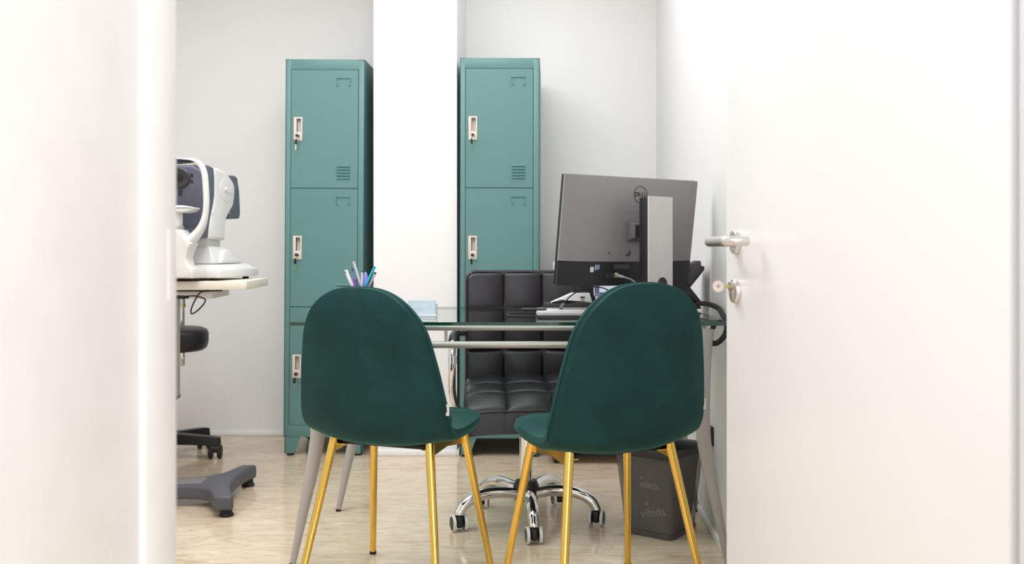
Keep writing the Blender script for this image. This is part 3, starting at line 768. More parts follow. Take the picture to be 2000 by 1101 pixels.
# payment terminal on a black printer box
tm = thing('card_terminal', 'white card payment terminal on a low black box', 'card terminal', (0, 0, 0)); tm.location = (Xp(1120, 3.14), 3.14, 0.782)
def tp(x, y): return (Xp(x, 3.14)-tm.location.x, Zp(y, 3.14)-tm.location.z)
zt0 = tm.location.z
prof = [tp(*q) for q in ((1076, 589.5), (1116, 572), (1151, 572), (1156.5, 593), (1156, 596), (1122, 597.5), (1115, 597.5), (1104, 588), (1095, 586), (1078, 599), (1076, 596))]
prof = [(a, max(b, 0.0)) for a, b in prof]
MB().prism(prof, -0.035, 0.045, 'y', 0.003, 2).build('terminal_body', white_pl, tm, sharp=30)
tq = [tp(*q) for q in ((1120, 571.6), (1150.5, 571.6), (1151, 574.5), (1122, 574.5))]
MB().prism(tq, -0.030, 0.040, 'y').build('terminal_lid', mat('lid_grey', (96, 96, 100), 0.4), tm)
MB().prism([tp(*q) for q in ((1132, 578), (1141, 578), (1142, 581), (1133, 581))], -0.0362, -0.034, 'y').build('light_window', black_m, tm)
wv = MB(); c0 = tp(1137.5, 585.5)
for r, a0, a1 in ((0.0032, -0.9, 0.9), (0.0052, -0.8, 0.8)):
    wv.tube([(c0[0]-0.003+r*math.cos(a), -0.0355, c0[1]+r*math.sin(a)) for a in [a0+(a1-a0)*i/8 for i in range(9)]], 0.0006, 6)
wv.tube([(c0[0]+0.0068*math.cos(a), -0.0355, c0[1]+0.005*math.sin(a)) for a in [2*PI*i/24 for i in range(25)]], 0.00035, 6)
wv.build('contactless_mark', dark_m, tm)
MB().span((tp(1124, 591)[0], -0.0365, tp(1124, 595)[1]), (tp(1154, 591)[0], -0.034, tp(1124, 593.5)[1])).build('card_slot', mat('slot_grey', (120, 116, 114), 0.5), tm)
bx = MB().span((Xp(1062, 3.14), 3.10, GZ), (Xp(1160, 3.14), 3.20, 0.7815), 0.003).build('terminal_dock', mat('dock_black', (40, 38, 41), 0.4)); tag(bx, 'low black box under the white card terminal', 'dock')
# dark box and tablet behind
rp = thing('receipt_printer', 'black box under the computer, behind the card terminal', 'printer', (Xp(1143, 3.32), 3.32, GZ))
MB().span((-0.030, -0.04, 0), (0.035, 0.05, 0.105), 0.004).build('printer_case', mat('printer_black', (26, 25, 28), 0.5), rp)
MB().span((-0.024, -0.0415, 0.085), (0.029, -0.039, 0.09)).build('paper_slot', dark_m, rp)
tb = thing('tablet', 'white framed tablet with lit screen under the computer', 'tablet', (Xp(1205, 3.24), 3.24, GZ+0.047))
tbw = Xp(1252, 3.24)-Xp(1205, 3.24)
MB().prism(rounded(-0.082, 0.0, 0.10, 0.115, 0.008), 0, 0.012, 'y', 0.002, 2).build('tablet_frame', white_pl, tb)
MB().span((-0.078, -0.0008, 0.005), (0.096, 0.002, 0.110)).build('tablet_screen', mat('screen_blue', (98, 106, 140), 0.2, emit=0.25), tb)
MB().span((-0.062, -0.0014, 0.016), (0.094, 0.002, 0.108)).build('screen_window', mat('screen_light', (206, 212, 226), 0.2, emit=0.45), tb)
ic = MB()
for x in (-0.0725, -0.064): ic.box((x, -0.0013, 0.0095), (0.0035, 0.001, 0.0030), 0.0004)
ic.build('screen_icons', mat('icon_white', (225, 228, 235), 0.3, emit=0.3), tb)
MB().span((-0.04, -0.005, -0.047), (0.06, 0.05, 0.0), 0.006).build('tablet_dock', mat('dock_grey', (96, 94, 95), 0.45), tb)

# pen cup
pcx, pcy, prr = Xp(705, 3.1), 3.1, 0.0405
cup = MB().lathe([(prr, 0), (prr, 0.095), (prr-0.002, 0.095), (prr-0.002, 0.006), (0, 0.006)], 36).build('pen_cup', acrylic_m); cup.location = (pcx, pcy, GZ)
tag(cup, 'clear acrylic pen cup filled with pens behind a green chair', 'pen cup')
def pen(top, bot, r, m, label, cap_m=None, cap_l=0.012, name='pen', capr=None, tip_m=None):
    b = Vector(bot); tvec = Vector(top)-b
    o = MB().tube([(0, 0, 0), tvec*0.06, tvec*0.10, tvec], [0.0012, r*0.7, r, r], 12).build(name, m)
    o.location = b
    tag(o, label, 'pen', 'pens in the clear cup')
    if cap_m:
        f = 1-cap_l/tvec.length
        MB().tube([tvec*f, tvec*1.003], capr or r*1.12, 12).build('cap', cap_m, o)
    return o
def PP(px, py, dy=0.0): return (Xp(px, pcy), pcy+dy, Zp(py, pcy))
clearpen = mat('pen_translucent', (206, 206, 212), 0.25)
bz = GZ+0.0065
p = pen(PP(676.5, 527.5, -0.012), (-0.634, 3.088, bz), 0.0058, mat('pen_white', (228, 228, 236), 0.35), 'thick white pen leaning furthest towards the lockers in the cup', mat('pen_white_cap', (236, 236, 242), 0.35), 0.01)
MB().box((0.0, 0, 0), (0.004, 0.002, 0.006)).build('logo_patch', dark_m, p, loc=Vector(PP(676.5, 531, -0.0185))-p.location)
pen(PP(687.5, 524, 0.006), (-0.660, 3.110, bz), 0.0036, mat('pen_violet_ink', (128, 122, 176), 0.25), 'slim pen with violet cap beside the thick white pen', mat('violet_cap', (76, 62, 160), 0.35), 0.010)
p = pen(PP(688.5, 511, 0.016), (-0.622, 3.118, bz), 0.0042, clearpen, 'tallest clear pen with an orange end', mat('peach_end', (244, 186, 150), 0.4), 0.0025)
pen(PP(708.5, 528, -0.008), (-0.642, 3.088, bz), 0.0038, mat('pen_pale', (214, 210, 212), 0.3), 'upright clear pen with brown end in the middle of the cup', mat('brown_end', (110, 100, 98), 0.4), 0.006)
pen(PP(732, 520.5, 0.0), (-0.668, 3.098, bz), 0.0042, mat('cyan_pen', (40, 172, 205), 0.3), 'bright cyan pen leaning towards the pillar', mat('cyan_end', (30, 150, 190), 0.35), 0.004)
pen(PP(731.5, 532, 0.014), (-0.655, 3.122, bz), 0.0038, clearpen, 'clear pen with black end below the cyan pen', black_m, 0.005)
pen(PP(696, 545, -0.022), (-0.650, 3.076, bz), 0.005, mat('purple_pen', (142, 84, 178), 0.35), 'short purple marker low among the pens', mat('purple_cap', (120, 60, 160), 0.4), 0.012)
hl = MB().prism([(0.0155*math.cos(a)*0.55, 0.05+0.04*math.sin(a)) for a in [2*PI*i/28 for i in range(28)]], -0.005, 0.005, 'y', 0.002).span((-0.006, -0.004, -0.04), (0.006, 0.004, 0.03), 0.002).build('highlighter', mat('lilac_plastic', (140, 142, 222), 0.35))
hl.location = (Xp(713, 3.1), 3.108, 0.797); tag(hl, 'lilac rounded highlighter next to the cyan pen', 'highlighter', None)

# business cards
chx, chy = (Xp(797, 2.72)+Xp(851, 2.72))/2, 2.72
chd = thing('card_holder', 'clear card holder with white lip at the front edge of the desk', 'card holder', (chx, chy, GZ))
wv2 = 0.0435
MB().span((-wv2, 0.0100, 0.002), (wv2, 0.0118, 0.05)).build('holder_back', acrylic_m, chd)
MB().span((-wv2, -0.0145, 0.0125), (wv2+0.0005, -0.0122, 0.0185), 0.0008).span((wv2, -0.0125, 0.002), (wv2+0.0012, 0.0118, 0.05)).span((-wv2-0.0012, -0.0125, 0.002), (-wv2, 0.0118, 0.05)).span((-wv2, -0.0125, 0.0), (wv2, 0.0118, 0.002)).build('holder_lip', mat('lip_white', (238, 238, 238), 0.3), chd)
blue = mat('card_blue', (200, 222, 232), 0.55); wtx = mat('card_white_ink', (240, 244, 247), 0.55)
for k in range(4):
    c = MB().box((0, 0, 0.029), (0.0815, 0.0012, 0.0545 if k else 0.0535)).build('business_card', blue)
    c.location = (chx, chy-0.008+k*0.0035, GZ+0.0025); c.rotation_euler = (-0.09, 0, 0)
    tag(c, 'pale blue business card with white lettering, front of the holder' if k == 0 else 'plain blue business card behind the lettered one in the holder', 'business card', 'business cards in the holder')
    if k == 0:
        for body, sz, x, z, al in (('N I', 0.0088, -0.019, 0.0445, 'CENTER'), ('MA', 0.0088, -0.019, 0.0365, 'CENTER'), ('Ambulatorio', 0.0052, -0.0055, 0.0455, 'LEFT'), ('Medico', 0.0052, -0.0055, 0.0408, 'LEFT'), ('Chirurgico', 0.0052, -0.0055, 0.0358, 'LEFT')):
            text_mesh('card_lettering', body, sz, wtx, c, basis((1, 0, 0), (0, 0, 1), (x, -0.0008, z)), 0.0001, 0.0002, al)
        MB().box((-0.0085, -0.0008, 0.0405), (0.0004, 0.0003, 0.014)).build('card_rule', wtx, c)

# ---------------------------------------------------------------- mesh waste basket
def mesh_mat():
    m = bpy.data.materials.new('black_wire_mesh'); m.use_nodes = True; nt = m.node_tree; b = nt.nodes['Principled BSDF']
    N = nt.nodes.new; L = nt.links.new
    b.inputs['Base Color'].default_value = s2l((128, 125, 124))+(1,); b.inputs['Roughness'].default_value = 0.45
    uv = N('ShaderNodeUVMap'); mp = N('ShaderNodeMapping'); mp.inputs['Rotation'].default_value = (0, 0, PI/4); mp.inputs['Scale'].default_value = (420, 420, 420)
    L(uv.outputs[0], mp.inputs[0])
    sp = N('ShaderNodeSeparateXYZ'); L(mp.outputs[0], sp.inputs[0])
    outs = []
    for ax in (0, 1):
        f = N('ShaderNodeMath'); f.operation = 'FRACT'; L(sp.outputs[ax], f.inputs[0])
        g_ = N('ShaderNodeMath'); g_.operation = 'LESS_THAN'; g_.inputs[1].default_value = 0.32; L(f.outputs[0], g_.inputs[0]); outs.append(g_)
    mx = N('ShaderNodeMath'); mx.operation = 'MAXIMUM'; L(outs[0].outputs[0], mx.inputs[0]); L(outs[1].outputs[0], mx.inputs[1])
    tr = N('ShaderNodeBsdfTransparent'); ms = N('ShaderNodeMixShader')
    L(mx.outputs[0], ms.inputs[0]); L(tr.outputs[0], ms.inputs[1]); L(b.outputs[0], ms.inputs[2])
    L(ms.outputs[0], nt.nodes['Material Output'].inputs[0])
    return m
bs = thing('waste_basket', 'black wire mesh waste basket behind a gold-legged chair', 'waste basket', (0.369, 3.165, 0), math.radians(-35))
def ring_at(hw_, z, r=0.02, n=6):
    return [Vector((x, y, z)) for x, y in rounded(-hw_, -hw_, hw_, hw_, r, n)]
b0, b1, BH = 0.0925, 0.116, 0.285
t_ = bmesh.new(); uvl = t_.loops.layers.uv.new('UVMap')
loops = []
for j in range(5):
    f = j/4; loops.append(ring_at(b0+(b1-b0)*f, 0.018+(BH-0.018)*f))
base_len = [0]
for a, b in zip(loops[2], loops[2][1:]+[loops[2][0]]): base_len.append(base_len[-1]+(b-a).length)
vs = [[t_.verts.new(p) for p in r] for r in loops]; n_ = len(vs[0])
for j in range(4):
    for k in range(n_):
        k2 = (k+1) % n_
        f = t_.faces.new((vs[j][k], vs[j][k2], vs[j+1][k2], vs[j+1][k]))
        for lp, (uu, vv) in zip(f.loops, ((base_len[k], loops[j][0].z), (base_len[k+1], loops[j][0].z), (base_len[k+1], loops[j+1][0].z), (base_len[k], loops[j+1][0].z))): lp[uvl].uv = (uu, vv)
me = bpy.data.meshes.new('mesh_wall'); t_.to_mesh(me); t_.free(); me.materials.append(mesh_mat())
for p in me.polygons: p.use_smooth = True
mwall = bpy.data.objects.new('mesh_wall', me); COL.objects.link(mwall); mwall.parent = bs
bk_m = mat('basket_metal', (88, 84, 84), 0.42)
bb_ = MB().grid([ring_at(b0-0.004, 0.0), ring_at(b0+0.0015, 0.002), ring_at(b0+0.003, 0.019), ring_at(b0-0.001, 0.019)], closed_u=True)
bb_.prism([(v.x, v.y) for v in ring_at(b0-0.003, 0)], 0.0005, 0.004, 'z'); bb_.build('bottom_band', bk_m, bs)
rl = ring_at(b1, BH); MB().tube(rl+[rl[0]], 0.004, 10, cap=False).build('rim', bk_m, bs)
# liner
bag_m = mat('liner_black', (46, 46, 48), 0.32, noise=0.25, nscale=14, bump=0.5, bscale=30)
rg = []
for j in range(15):
    f = j/14; z = 0.02+(BH-0.018)*f; hw_ = b0+(b1-b0)*f-0.006
    rr_ = ring_at(hw_, z, 0.03, 6)
    rg.append([v*(1-0.012*(0.5+0.5*math.sin(9*math.atan2(v.y, v.x)+z*40)))+Vector((0, 0, 0)) if True else v for v in rr_])
    for v in rg[-1]: v.z = z
for q, (dh, z) in enumerate(((0.004, BH+0.012), (0.0075, BH+0.006), (0.0085, BH-0.004), (0.0075, BH-0.014))):
    rr_ = ring_at(b1+dh-0.002, z, 0.03, 6)
    rg.append([Vector((v.x, v.y, z+(0.006*math.sin(7*math.atan2(v.y, v.x)) if q != 1 else 0.003*math.sin(5*math.atan2(v.y, v.x))))) for v in rr_])
ln = MB().grid(rg, closed_u=True); ln.prism([(v.x, v.y) for v in ring_at(b0-0.008, 0)], 0.018, 0.021, 'z')
bag = ln.build('bin_liner', bag_m, bs, sharp=50)
ink = mat('liner_ink', (168, 174, 178), 0.5)
# lettering printed on the liner, seen through the mesh on the front wall (local -y)
def wall_y(z): return -(b0+(b1-b0)*(z-0.018)/(BH-0.018))+0.0025
slope = (b1-b0)/(BH-0.018)
def vil(x, z, sz, roll, body='vileda'):
    ca, sa = math.cos(roll), math.sin(roll)
    upv = Vector((0, -slope, 1)).normalized(); xv = Vector((1, 0, 0))
    xa = xv*ca+upv*sa; ya = upv*ca-xv*sa
    return text_mesh('liner_lettering', body, sz, ink, bag, basis(xa, ya, (x, wall_y(z), z)), 0.0002, 0.0006)
vil(0.016, 0.176, 0.032, -0.03); vil(0.026, 0.085, 0.042, 0.24)
vil(-0.066, 0.107, 0.030, -0.05, 'vi')
for x, z, s in ((-0.014, 0.198, 0.0055), (0.004, 0.112, 0.0085)):
    MB().prism([(x, z-s), (x+s, z+s*0.7), (x+s*0.5, z+s), (x, z+s*0.5), (x-s*0.5, z+s), (x-s, z+s*0.7)], wall_y(z)-0.0003, wall_y(z)+0.0005, 'y').build('liner_mark', ink, bag)

# wall socket plug low on the right wall
sk = thing('wall_plug', 'small black plug on the wall behind the desk leg', 'plug', (XR, 3.13, 0.33))
MB().span((-0.012, -0.022, -0.032), (0, 0.022, 0.032), 0.003).build('plug_plate', dark_m, sk)
MB().span((-0.034, -0.014, -0.014), (-0.012, 0.014, 0.02), 0.004).build('plug_head', rubber_m, sk)

# ---------------------------------------------------------------- white pedestal and printer by the back wall
pdx0, pdx1, pdy0, pdy1 = -0.025, 0.40, 4.15, 4.70
pd = thing('drawer_pedestal', 'white drawer pedestal on black casters behind the waste basket', 'cabinet', ((pdx0+pdx1)/2, (pdy0+pdy1)/2, 0))
hx, hy = (pdx1-pdx0)/2, (pdy1-pdy0)/2
MB().span((-hx, -hy+0.018, 0.062), (hx, hy, 0.60), 0.002).build('carcass', white_pl, pd)
for k in range(3):
    dr = MB().span((-hx+0.002, -hy, 0.066+k*0.178), (hx-0.002, -hy+0.018, 0.066+k*0.178+0.174), 0.002).build('drawer', white_pl, pd)
    MB().span((-0.06, -hy-0.012, 0.066+k*0.178+0.13), (0.06, -hy, 0.066+k*0.178+0.14), 0.002).build('handle', satin_m, dr)
for sx in (-1, 1):
    for sy in (-1, 1):
        ca = MB().box((0, 0, 0.043), (0.032, 0.036, 0.034), 0.01, 3).lathe([(0.006, 0.055), (0.006, 0.063), (0, 0.063)], 12).build('caster', black_m, pd, loc=(sx*(hx-0.055), sy*(hy-0.05), 0), rot=(0, 0, 0.25))
        for s in (-1, 1):
            MB().lathe([(0, -0.008), (0.022, -0.008), (0.025, -0.004), (0.025, 0.004), (0.022, 0.008), (0, 0.008)], 24, M=T((s*0.0175, 0, 0.025)) @ RY90).build('wheel', black_m, ca)
pr = thing('printer', 'white printer whose corner peeks out behind the computer', 'printer', (0.215, 4.45, 0.60))
MB().span((-0.215, -0.18, 0.0), (0.17, 0.2, 0.27), 0.012, 3).span((-0.213, -0.178, 0.265), (0.168, 0.198, 0.318), 0.016, 4).build('printer_case', white_pl, pr)
MB().span((-0.15, -0.183, 0.06), (0.11, -0.178, 0.12), 0.001).build('paper_slot', dark_m, pr)
MB().span((-0.15, -0.25, 0.05), (0.11, -0.17, 0.056), 0.002).build('paper_tray', white_pl, pr)

# ---------------------------------------------------------------- instrument table
itx, ity, itz = -1.111, 3.35, 0.849
IR = math.radians(8.5)
it = thing('instrument_table', 'ivory instrument table on a slate cast base', 'table', (itx, ity, 0), IR)
def il(wx, wy): # world xy -> table local
    dx, dy = wx-itx, wy-ity
    return (dx*math.cos(IR)+dy*math.sin(IR), -dx*math.sin(IR)+dy*math.cos(IR))
MB().prism(rounded(-0.72, 0.0, 0.0, 0.50, 0.008, 3), itz-0.031, itz, 'z', 0.0015).build('table_top', ivory_m, it)
MB().span((-0.46, 0.10, itz-0.068), (-0.142, 0.42, itz-0.0312), 0.003).build('drawer_box', white_pl, it)
MB().span((-0.40, 0.08, itz-0.04), (-0.15, 0.10, itz-0.0312), 0.002).build('cable_tray', black_m, it)
ccx, ccy = il(Xp(339, 3.52)-0.052, 3.55)
MB().span((ccx-0.055, ccy-0.045, 0.392), (ccx+0.052, ccy+0.045, itz-0.0312), 0.004).build('outer_column', mat('column_grey', (176, 175, 168), 0.4), it)
MB().span((ccx-0.056, ccy-0.046, 0.388), (ccx+0.0535, ccy+0.046, 0.402), 0.002).build('column_collar', mat('collar_grey', (120, 120, 122), 0.45), it)
MB().span((ccx-0.042, ccy-0.034, 0.06), (ccx+0.040, ccy+0.034, 0.40), 0.004).build('inner_column', satin_m, it)
# cast base: cross beam and two bowed foot bars
f1 = il(-1.205, 3.335); f2 = il(-1.225, 3.775)
x1 = (f1[0]+f2[0])/2; cxm = x1-0.28; cym = (f1[1]+f2[1])/2
ya, yb = f1[1]-0.035, f2[1]+0.035
def bow_at(y):
    f = (y-ya)/(yb-ya)
    return 0.048*(math.cos((f-0.5)*2.7)-math.cos(1.35))/(1-math.cos(1.35))
hwb = 0.034; plan = []
plan.append((x1-0.022, ya)); plan.append((x1+0.022, ya))
for n in range(15):
    y = ya+0.012+(yb-ya-0.024)*n/14
    plan.append((x1+hwb-bow_at(y), y))
plan.append((x1+0.022, yb)); plan.append((x1-0.022, yb))
for y, x in ((yb-0.012, x1-hwb-bow_at(yb-0.012)), (cym+0.19, x1-hwb-bow_at(cym+0.19)-0.002), (cym+0.14, x1-hwb-bow_at(cym+0.14)-0.008), (cym+0.105, x1-0.098), (cym+0.082, x1-0.130), (cym+0.070, x1-0.175)):
    plan.append((x, y))
inner_lo = [(x, 2*cym-y) for y, x in ((yb-0.012, x1-hwb-bow_at(yb-0.012)), (cym+0.19, x1-hwb-bow_at(cym+0.19)-0.002), (cym+0.14, x1-hwb-bow_at(cym+0.14)-0.008), (cym+0.105, x1-0.098), (cym+0.082, x1-0.130), (cym+0.070, x1-0.175))]
half = plan                # right side, from the near end round to the far inner fillet
outline = half+[(2*cxm-x, y) for x, y in reversed(half)]+[(2*cxm-x, y) for x, y in inner_lo]+list(reversed(inner_lo))
bm_ = MB().prism(outline, 0.026, 0.080, 'z', 0.012, 4)
bo = bm_.build('cast_base', base_m, it, sharp=40)
MB().span((cxm-0.16, cym-0.05, 0.078), (cxm+0.16, cym+0.05, 0.0815), 0.001).build('base_cover', mat('cover_grey', (124, 122, 122), 0.5), bo)
for xc in (x1, x1-0.56):
    for yy in (f1[1], f2[1]):
        MB().lathe([(0.024, 0), (0.026, 0.004), (0.020, 0.014), (0.020, 0.026), (0, 0.026)], 24, M=T((xc+0.002, yy, 0))).build('foot', rubber_m, bo)
# cables under the table
ZC = 0.815
cable('instrument_cable', 'thin black cable looping below the instrument table',
      [(Xp(347, 3.3), 3.34, Zp(580, 3.3)), (Xp(360, 3.3), 3.34, Zp(579, 3.3)), (Xp(375, 3.3), 3.34, Zp(579, 3.3)), (Xp(392, 3.3), 3.34, Zp(585, 3.3)), (Xp(390, 3.3), 3.34, Zp(594, 3.3)), (Xp(378, 3.3), 3.34, Zp(607, 3.3)), (Xp(366, 3.3), 3.34, Zp(614, 3.3)), (Xp(365, 3.3), 3.34, Zp(605, 3.3)), (Xp(371, 3.3), 3.345, Zp(588, 3.3)), (Xp(381, 3.3), 3.35, Zp(572, 3.3)), (Xp(392, 3.3), 3.37, Zp(569.5, 3.3)), (Xp(414, 3.3), 3.40, Zp(569.5, 3.3))], 0.0026, rubber_m)
ad = MB().tube([(0, 0, 0), (0.03, 0, -0.001)], 0.0065, 12).tube([(0.03, 0, -0.001), (0.045, 0, -0.002)], [0.005, 0.003], 12).build('cable_connector', rubber_m)
ad.location = (Xp(343, 3.33), 3.335, Zp(580, 3.33)); tag(ad, 'black cable connector beside the table column', 'connector')

# ---------------------------------------------------------------- autorefractor
OX, OY, OZ = -1.385, 3.50, itz
ar = thing('autorefractor', 'white and slate autorefractor with chin rest on the ivory table', 'eye examination instrument', (OX, OY, OZ), 0)
def side(px, py, Xw=-1.28):
    Y = Xw*F_PX/(px-CX); return (Y-OY, Zp(py, Y)-OZ)
# base with sloped shoulders
MB().frustum(0.010, (-0.168, -0.12, 0.168, 0.32), 0.045, (-0.168, -0.12, 0.168, 0.32), 0.008, 2).frustum(0.038, (-0.166, -0.118, 0.166, 0.318), 0.060, (-0.138, -0.105, 0.138, 0.285), 0.009, 3).build('base', white_pl, ar, sharp=50)
for sx in (-1, 1):
    for yy in (-0.08, 0.27):
        MB().lathe([(0.013, 0), (0.011, 0.011), (0, 0.011)], 18, M=T((sx*0.13, yy, 0))).build('rubber_foot', rubber_m, ar)
MB().frustum(0.061, (-0.118, -0.05, 0.118, 0.24), 0.128, (-0.096, -0.03, 0.096, 0.15), 0.008, 3).frustum(0.062, (-0.128, 0.0, 0.128, 0.27), 0.118, (-0.118, 0.06, 0.118, 0.12), 0.012, 3).build('slide', white_pl, ar, sharp=40)
MB().span((-0.083, -0.025, 0.122), (0.083, 0.115, 0.165), 0.004).build('neck', mat('neck_white', (214, 213, 208), 0.4), ar)
wp = [side(*q) for q in ((418, 326.5), (428, 328.5), (440, 335), (450, 345), (457, 356), (459.5, 366), (459, 385), (456, 403), (448, 418), (443, 428), (441, 440), (440, 469), (408, 466), (409, 448), (413, 425), (418.5, 398), (420, 380), (420, 350))]
MB().prism(wp, -0.105, 0.105, 'x', 0.012, 4).build('head_housing', white_pl, ar, sharp=45)
dp = [side(*q) for q in ((402, 322), (411, 322.5), (419, 327), (421, 350), (421, 380), (419, 398), (413, 425), (410, 448), (408.5, 466), (396, 463), (400, 440), (402, 420), (403, 390))]
MB().prism(dp, -0.103, 0.103, 'x', 0.010, 3).build('front_housing', slate_m, ar, sharp=45)
fp = [(-0.100, 0.29), (-0.098, 0.24), (-0.085, 0.195), (-0.06, 0.165), (0.06, 0.165), (0.085, 0.195), (0.098, 0.24), (0.102, 0.29), (0.101, 0.37), (0.095, 0.405), (0.06, 0.425), (-0.06, 0.425), (-0.095, 0.405), (-0.101, 0.37)]
MB().prism(fp, -0.112, -0.07, 'y', 0.008, 3).build('front_panel', slate_m, ar, sharp=45)
bkp = [side(*q, -1.30) for q in ((446, 342), (460, 343), (464, 346), (468, 372), (470, 418), (468, 427), (446, 428))]
MB().prism(bkp, -0.085, 0.085, 'x', 0.008, 3).build('monitor_housing', slate_m, ar, sharp=45)
cb = side(443, 371)
MB().lathe([(0.0, -0.004), (0.048, -0.004), (0.0465, 0.0008), (0.043, 0.0018), (0, 0.0018)], 40, M=T((0.105, cb[0], cb[1])) @ Matrix.Diagonal((1, 1.7, 1, 1)) @ RY90).build('side_boss', white_pl, ar, sharp=50)
text_mesh('embossed_lettering', 'NIDEK', 0.026, mat('emboss_white', (226, 225, 222), 0.35), ar, basis((0, 1, 0), (0, 0, 1), (0.1072, cb[0]+0.010, cb[1]-0.001)), 0.0022, 0.0010)
for q in ((428.5, 383.5), (415, 417), (449, 416)):
    s_ = side(*q); MB().lathe([(0, 0), (0.003, 0), (0.003, 0.0012), (0, 0.0012)], 14, M=T((0.105, s_[0], s_[1])) @ RY90).build('screw', mat('screw_grey', (190, 188, 186), 0.4), ar)
# measuring window
lz2 = Zp(348, 3.39)-OZ; lx2 = Xp(352, 3.39)-OX
Ml = T((lx2, -0.111, lz2)) @ RX90
MB().lathe([(0.0, 0.001), (0.014, 0.001), (0.014, 0.006), (0.034, 0.009), (0.038, 0.006), (0.038, 0.0)], 40, M=Ml).build('eyepiece_ring', mat('ring_black', (46, 45, 46), 0.4), ar)
MB().lathe([(0.0, 0.003), (0.0135, 0.003), (0.0135, 0.0055), (0, 0.0055)], 28, M=Ml).build('lens', mat('lens_black', (16, 16, 20), 0.08), ar)
hl_ = MB()
for px, py in ((374.5, 341), (375, 344.5), (374.5, 352.5), (375, 356)):
    hl_.lathe([(0, 0), (0.0042, 0), (0.0042, 0.0012), (0, 0.0012)], 14, M=T((Xp(px, 3.388)-OX, -0.1118, Zp(py, 3.388)-OZ)) @ RX90)
hl_.build('indicator_holes', mat('hole_black', (24, 24, 30), 0.4), ar)
MB().prism([(Xp(352.5, 3.388)-OX+0.008*math.cos(a), Zp(376, 3.388)-OZ+0.013*math.sin(a)) for a in [2*PI*i/20 for i in range(20)]], -0.1132, -0.111, 'y').build('sensor_window', mat('hole_dark', (40, 42, 56), 0.3), ar)
for px, py in ((391.5, 377.5), (392.5, 416.5)):
    MB().lathe([(0, 0), (0.0045, 0), (0.0045, 0.001), (0, 0.001)], 16, M=T((Xp(px, 3.388)-OX, -0.1118, Zp(py, 3.388)-OZ)) @ RX90).build('screw_cap', mat('cap_slate', (98, 100, 112), 0.45), ar)
# forehead frame
YF = 3.30; yl = YF-OY
def fp_(px, py): return Vector((Xp(px, YF)-OX, yl, Zp(py, YF)-OZ))
right = [fp_(*q) for q in ((356, 480), (367, 473), (380, 462), (391, 448), (398, 432), (402, 412), (403, 390), (401.5, 360), (399.5, 340), (394, 325), (384, 316.5), (370, 314))]
FX = 0.030
left = [Vector((2*FX-p.x, p.y, p.z)) for p in reversed(right)]
pth = smooth(right+[Vector((FX, yl, right[-1].z))]+left, 5)
n_ = len(pth)
rad = []
for i in range(n_):
    f = abs(i/(n_-1)-0.5)*2     # 1 at the roots
    rad.append(0.0105+0.014*max(0, (f-0.60)/0.40)**1.2)
MB().tube(pth, rad, 18, squash=(1, 1.25, 1)).build('forehead_frame', white_pl, ar)
MB().prism([(x+FX, z) for x, z in [(0.078*math.cos(a), (right[-1].z-0.004)+0.010*math.sin(a)*(1-0.2*math.cos(a)**2)) for a in [2*PI*i/32 for i in range(32)]]], yl-0.036, yl-0.010, 'y', 0.004, 3).build('forehead_rest', mat('rest_slate', (66, 68, 80), 0.5), ar)
# front column and chin rest
colp = [(-0.088, 0.012), (0.088, 0.012), (0.088, 0.045), (0.072, 0.06), (0.066, 0.085), (0.075, 0.115), (0.085, 0.135), (0.066, 0.15), (0.055, 0.175), (0.046, 0.185), (-0.046, 0.185), (-0.055, 0.175), (-0.066, 0.15), (-0.085, 0.135), (-0.075, 0.115), (-0.066, 0.085), (-0.072, 0.06), (-0.088, 0.045)]
MB().prism([(x+FX*0.7, z) for x, z in colp], yl-0.04, yl+0.035, 'y', 0.008, 3).span((-0.10, yl-0.03, 0.012), (0.115, -0.10, 0.05), 0.006).build('front_column', mat('column_white', (222, 220, 215), 0.38), ar, sharp=40)
MB().lathe([(0.0345, 0.185), (0.0345, 0.199), (0, 0.199)], 28, M=T((FX, yl, 0))).build('chin_collar', satin_m, ar)
MB().lathe([(0.0295, 0.195), (0.0295, 0.25), (0, 0.25)], 28, M=T((FX, yl, 0))).build('chin_post', white_pl, ar)
def cpt(px, py): return (Xp(px, YF)-OX, Zp(py, YF)-OZ)
half_ = [cpt(*q) for q in ((356, 401.5), (366, 402), (373, 404), (380, 404.6), (383.5, 405.2), (384, 407), (380, 411.5), (371, 415), (362, 416), (356, 415.5))]
full_ = half_+[(2*FX-x, z) for x, z in reversed(half_)]
MB().prism(full_, yl-0.036, yl+0.036, 'y', 0.005, 3).build('chin_rest', white_pl, ar, sharp=50)

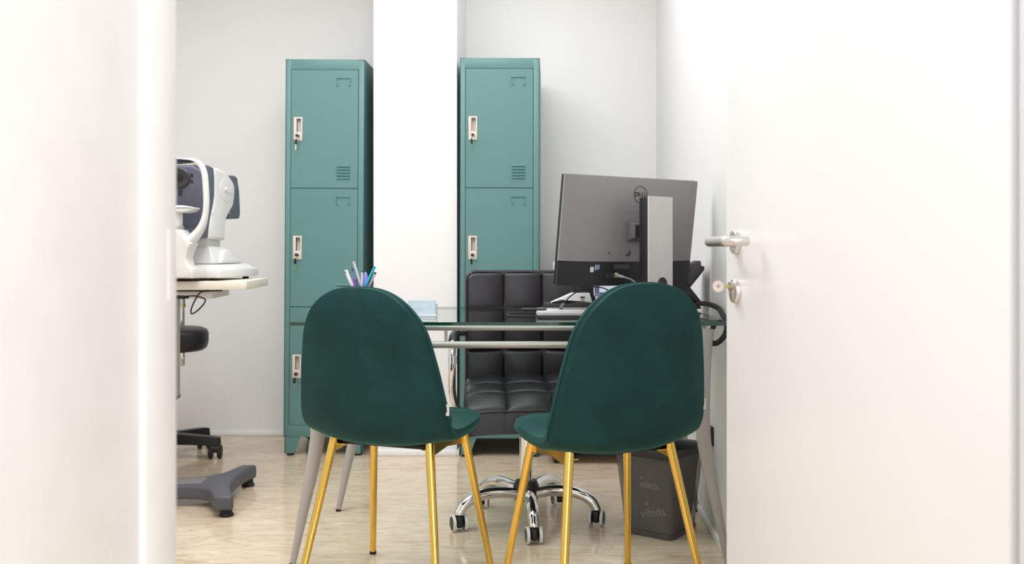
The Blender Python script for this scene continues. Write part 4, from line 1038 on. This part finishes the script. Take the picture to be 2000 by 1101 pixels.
# ---------------------------------------------------------------- stool behind the instrument table
so = thing('rolling_stool', 'black rolling stool with chrome post behind the instrument table', 'stool', (-1.795, 4.30, 0))
MB().lathe([(0.0, 0.50), (0.155, 0.50), (0.172, 0.512), (0.180, 0.54), (0.180, 0.578), (0.172, 0.596), (0.150, 0.606), (0, 0.610)], 44).build('seat', leather_m, so, sharp=60)
MB().lathe([(0.025, 0.10), (0.025, 0.30), (0.014, 0.30), (0.014, 0.50), (0, 0.50)], 24).build('gas_cylinder', black_m, so)
px_ = Xp(356, 4.52)+1.795
bp_ = MB().tube([(px_, 0.22, 0.404), (px_, 0.22, 0.412), (px_, 0.22, 0.47), (px_, 0.22, 0.69)], [0.010, 0.0135, 0.0135, 0.0125], 18).tube(smooth([(0.0, 0.04, 0.492), (px_*0.6, 0.16, 0.488), (px_, 0.215, 0.475)], 5), 0.010, 10).build('backrest_post', chrome_m, so)
MB().tube([(px_, 0.22, 0.69), (px_, 0.22, 0.705)], 0.0165, 18).build('post_ring', brass_m, bp_)
MB().tube([(px_, 0.22, 0.705), (px_, 0.22, 0.735)], 0.015, 18).build('post_sleeve', steel_m, bp_)
MB().box((px_, 0.20, 0.757), (0.11, 0.05, 0.044), 0.018, 4).build('back_pad', leather_m, so)
MB().lathe([(0.04, 0.062), (0.05, 0.07), (0.05, 0.11), (0.03, 0.125), (0, 0.125)], 28).build('hub', black_m, so)
ca0 = math.radians(25)
for k in range(5):
    a = ca0+2*PI*k/5
    a = math.radians(-5)+2*PI*k/5
    ux, uy = math.cos(a), math.sin(a); R0 = 0.230
    lg = MB(); vx, vy = -uy, ux
    rows = []
    for r, z0_, z1_, w_ in ((0.03, 0.066, 0.116, 0.028), (0.12, 0.066, 0.110, 0.025), (0.21, 0.064, 0.104, 0.023), (0.248, 0.064, 0.098, 0.021)):
        rows.append([Vector((ux*r+vx*s*w_, uy*r+vy*s*w_, z)) for s, z in ((-1, z0_), (-0.8, z1_), (0.8, z1_), (1, z0_))])
    lg.grid(rows, closed_u=True)
    tt = bmesh.new(); tt.faces.new([tt.verts.new(p) for p in rows[-1]]); lg._merge(tt)
    lg.build('base_leg', black_m, so, sharp=40, weld=True)
    ca = MB().box((0, 0.003, 0.047), (0.058, 0.058, 0.036), 0.014, 3).lathe([(0.006, 0.055), (0.006, 0.068), (0, 0.068)], 12).build('caster', black_m, so, loc=(ux*R0, uy*R0, 0), rot=(0, 0, 0.2+0.3*k))
    for s in (-1, 1):
        MB().lathe([(0, -0.010), (0.026, -0.010), (0.031, -0.005), (0.031, 0.005), (0.026, 0.010), (0, 0.010)], 24, M=T((s*0.020, 0.003, 0.031)) @ RY90).build('wheel', black_m, ca)
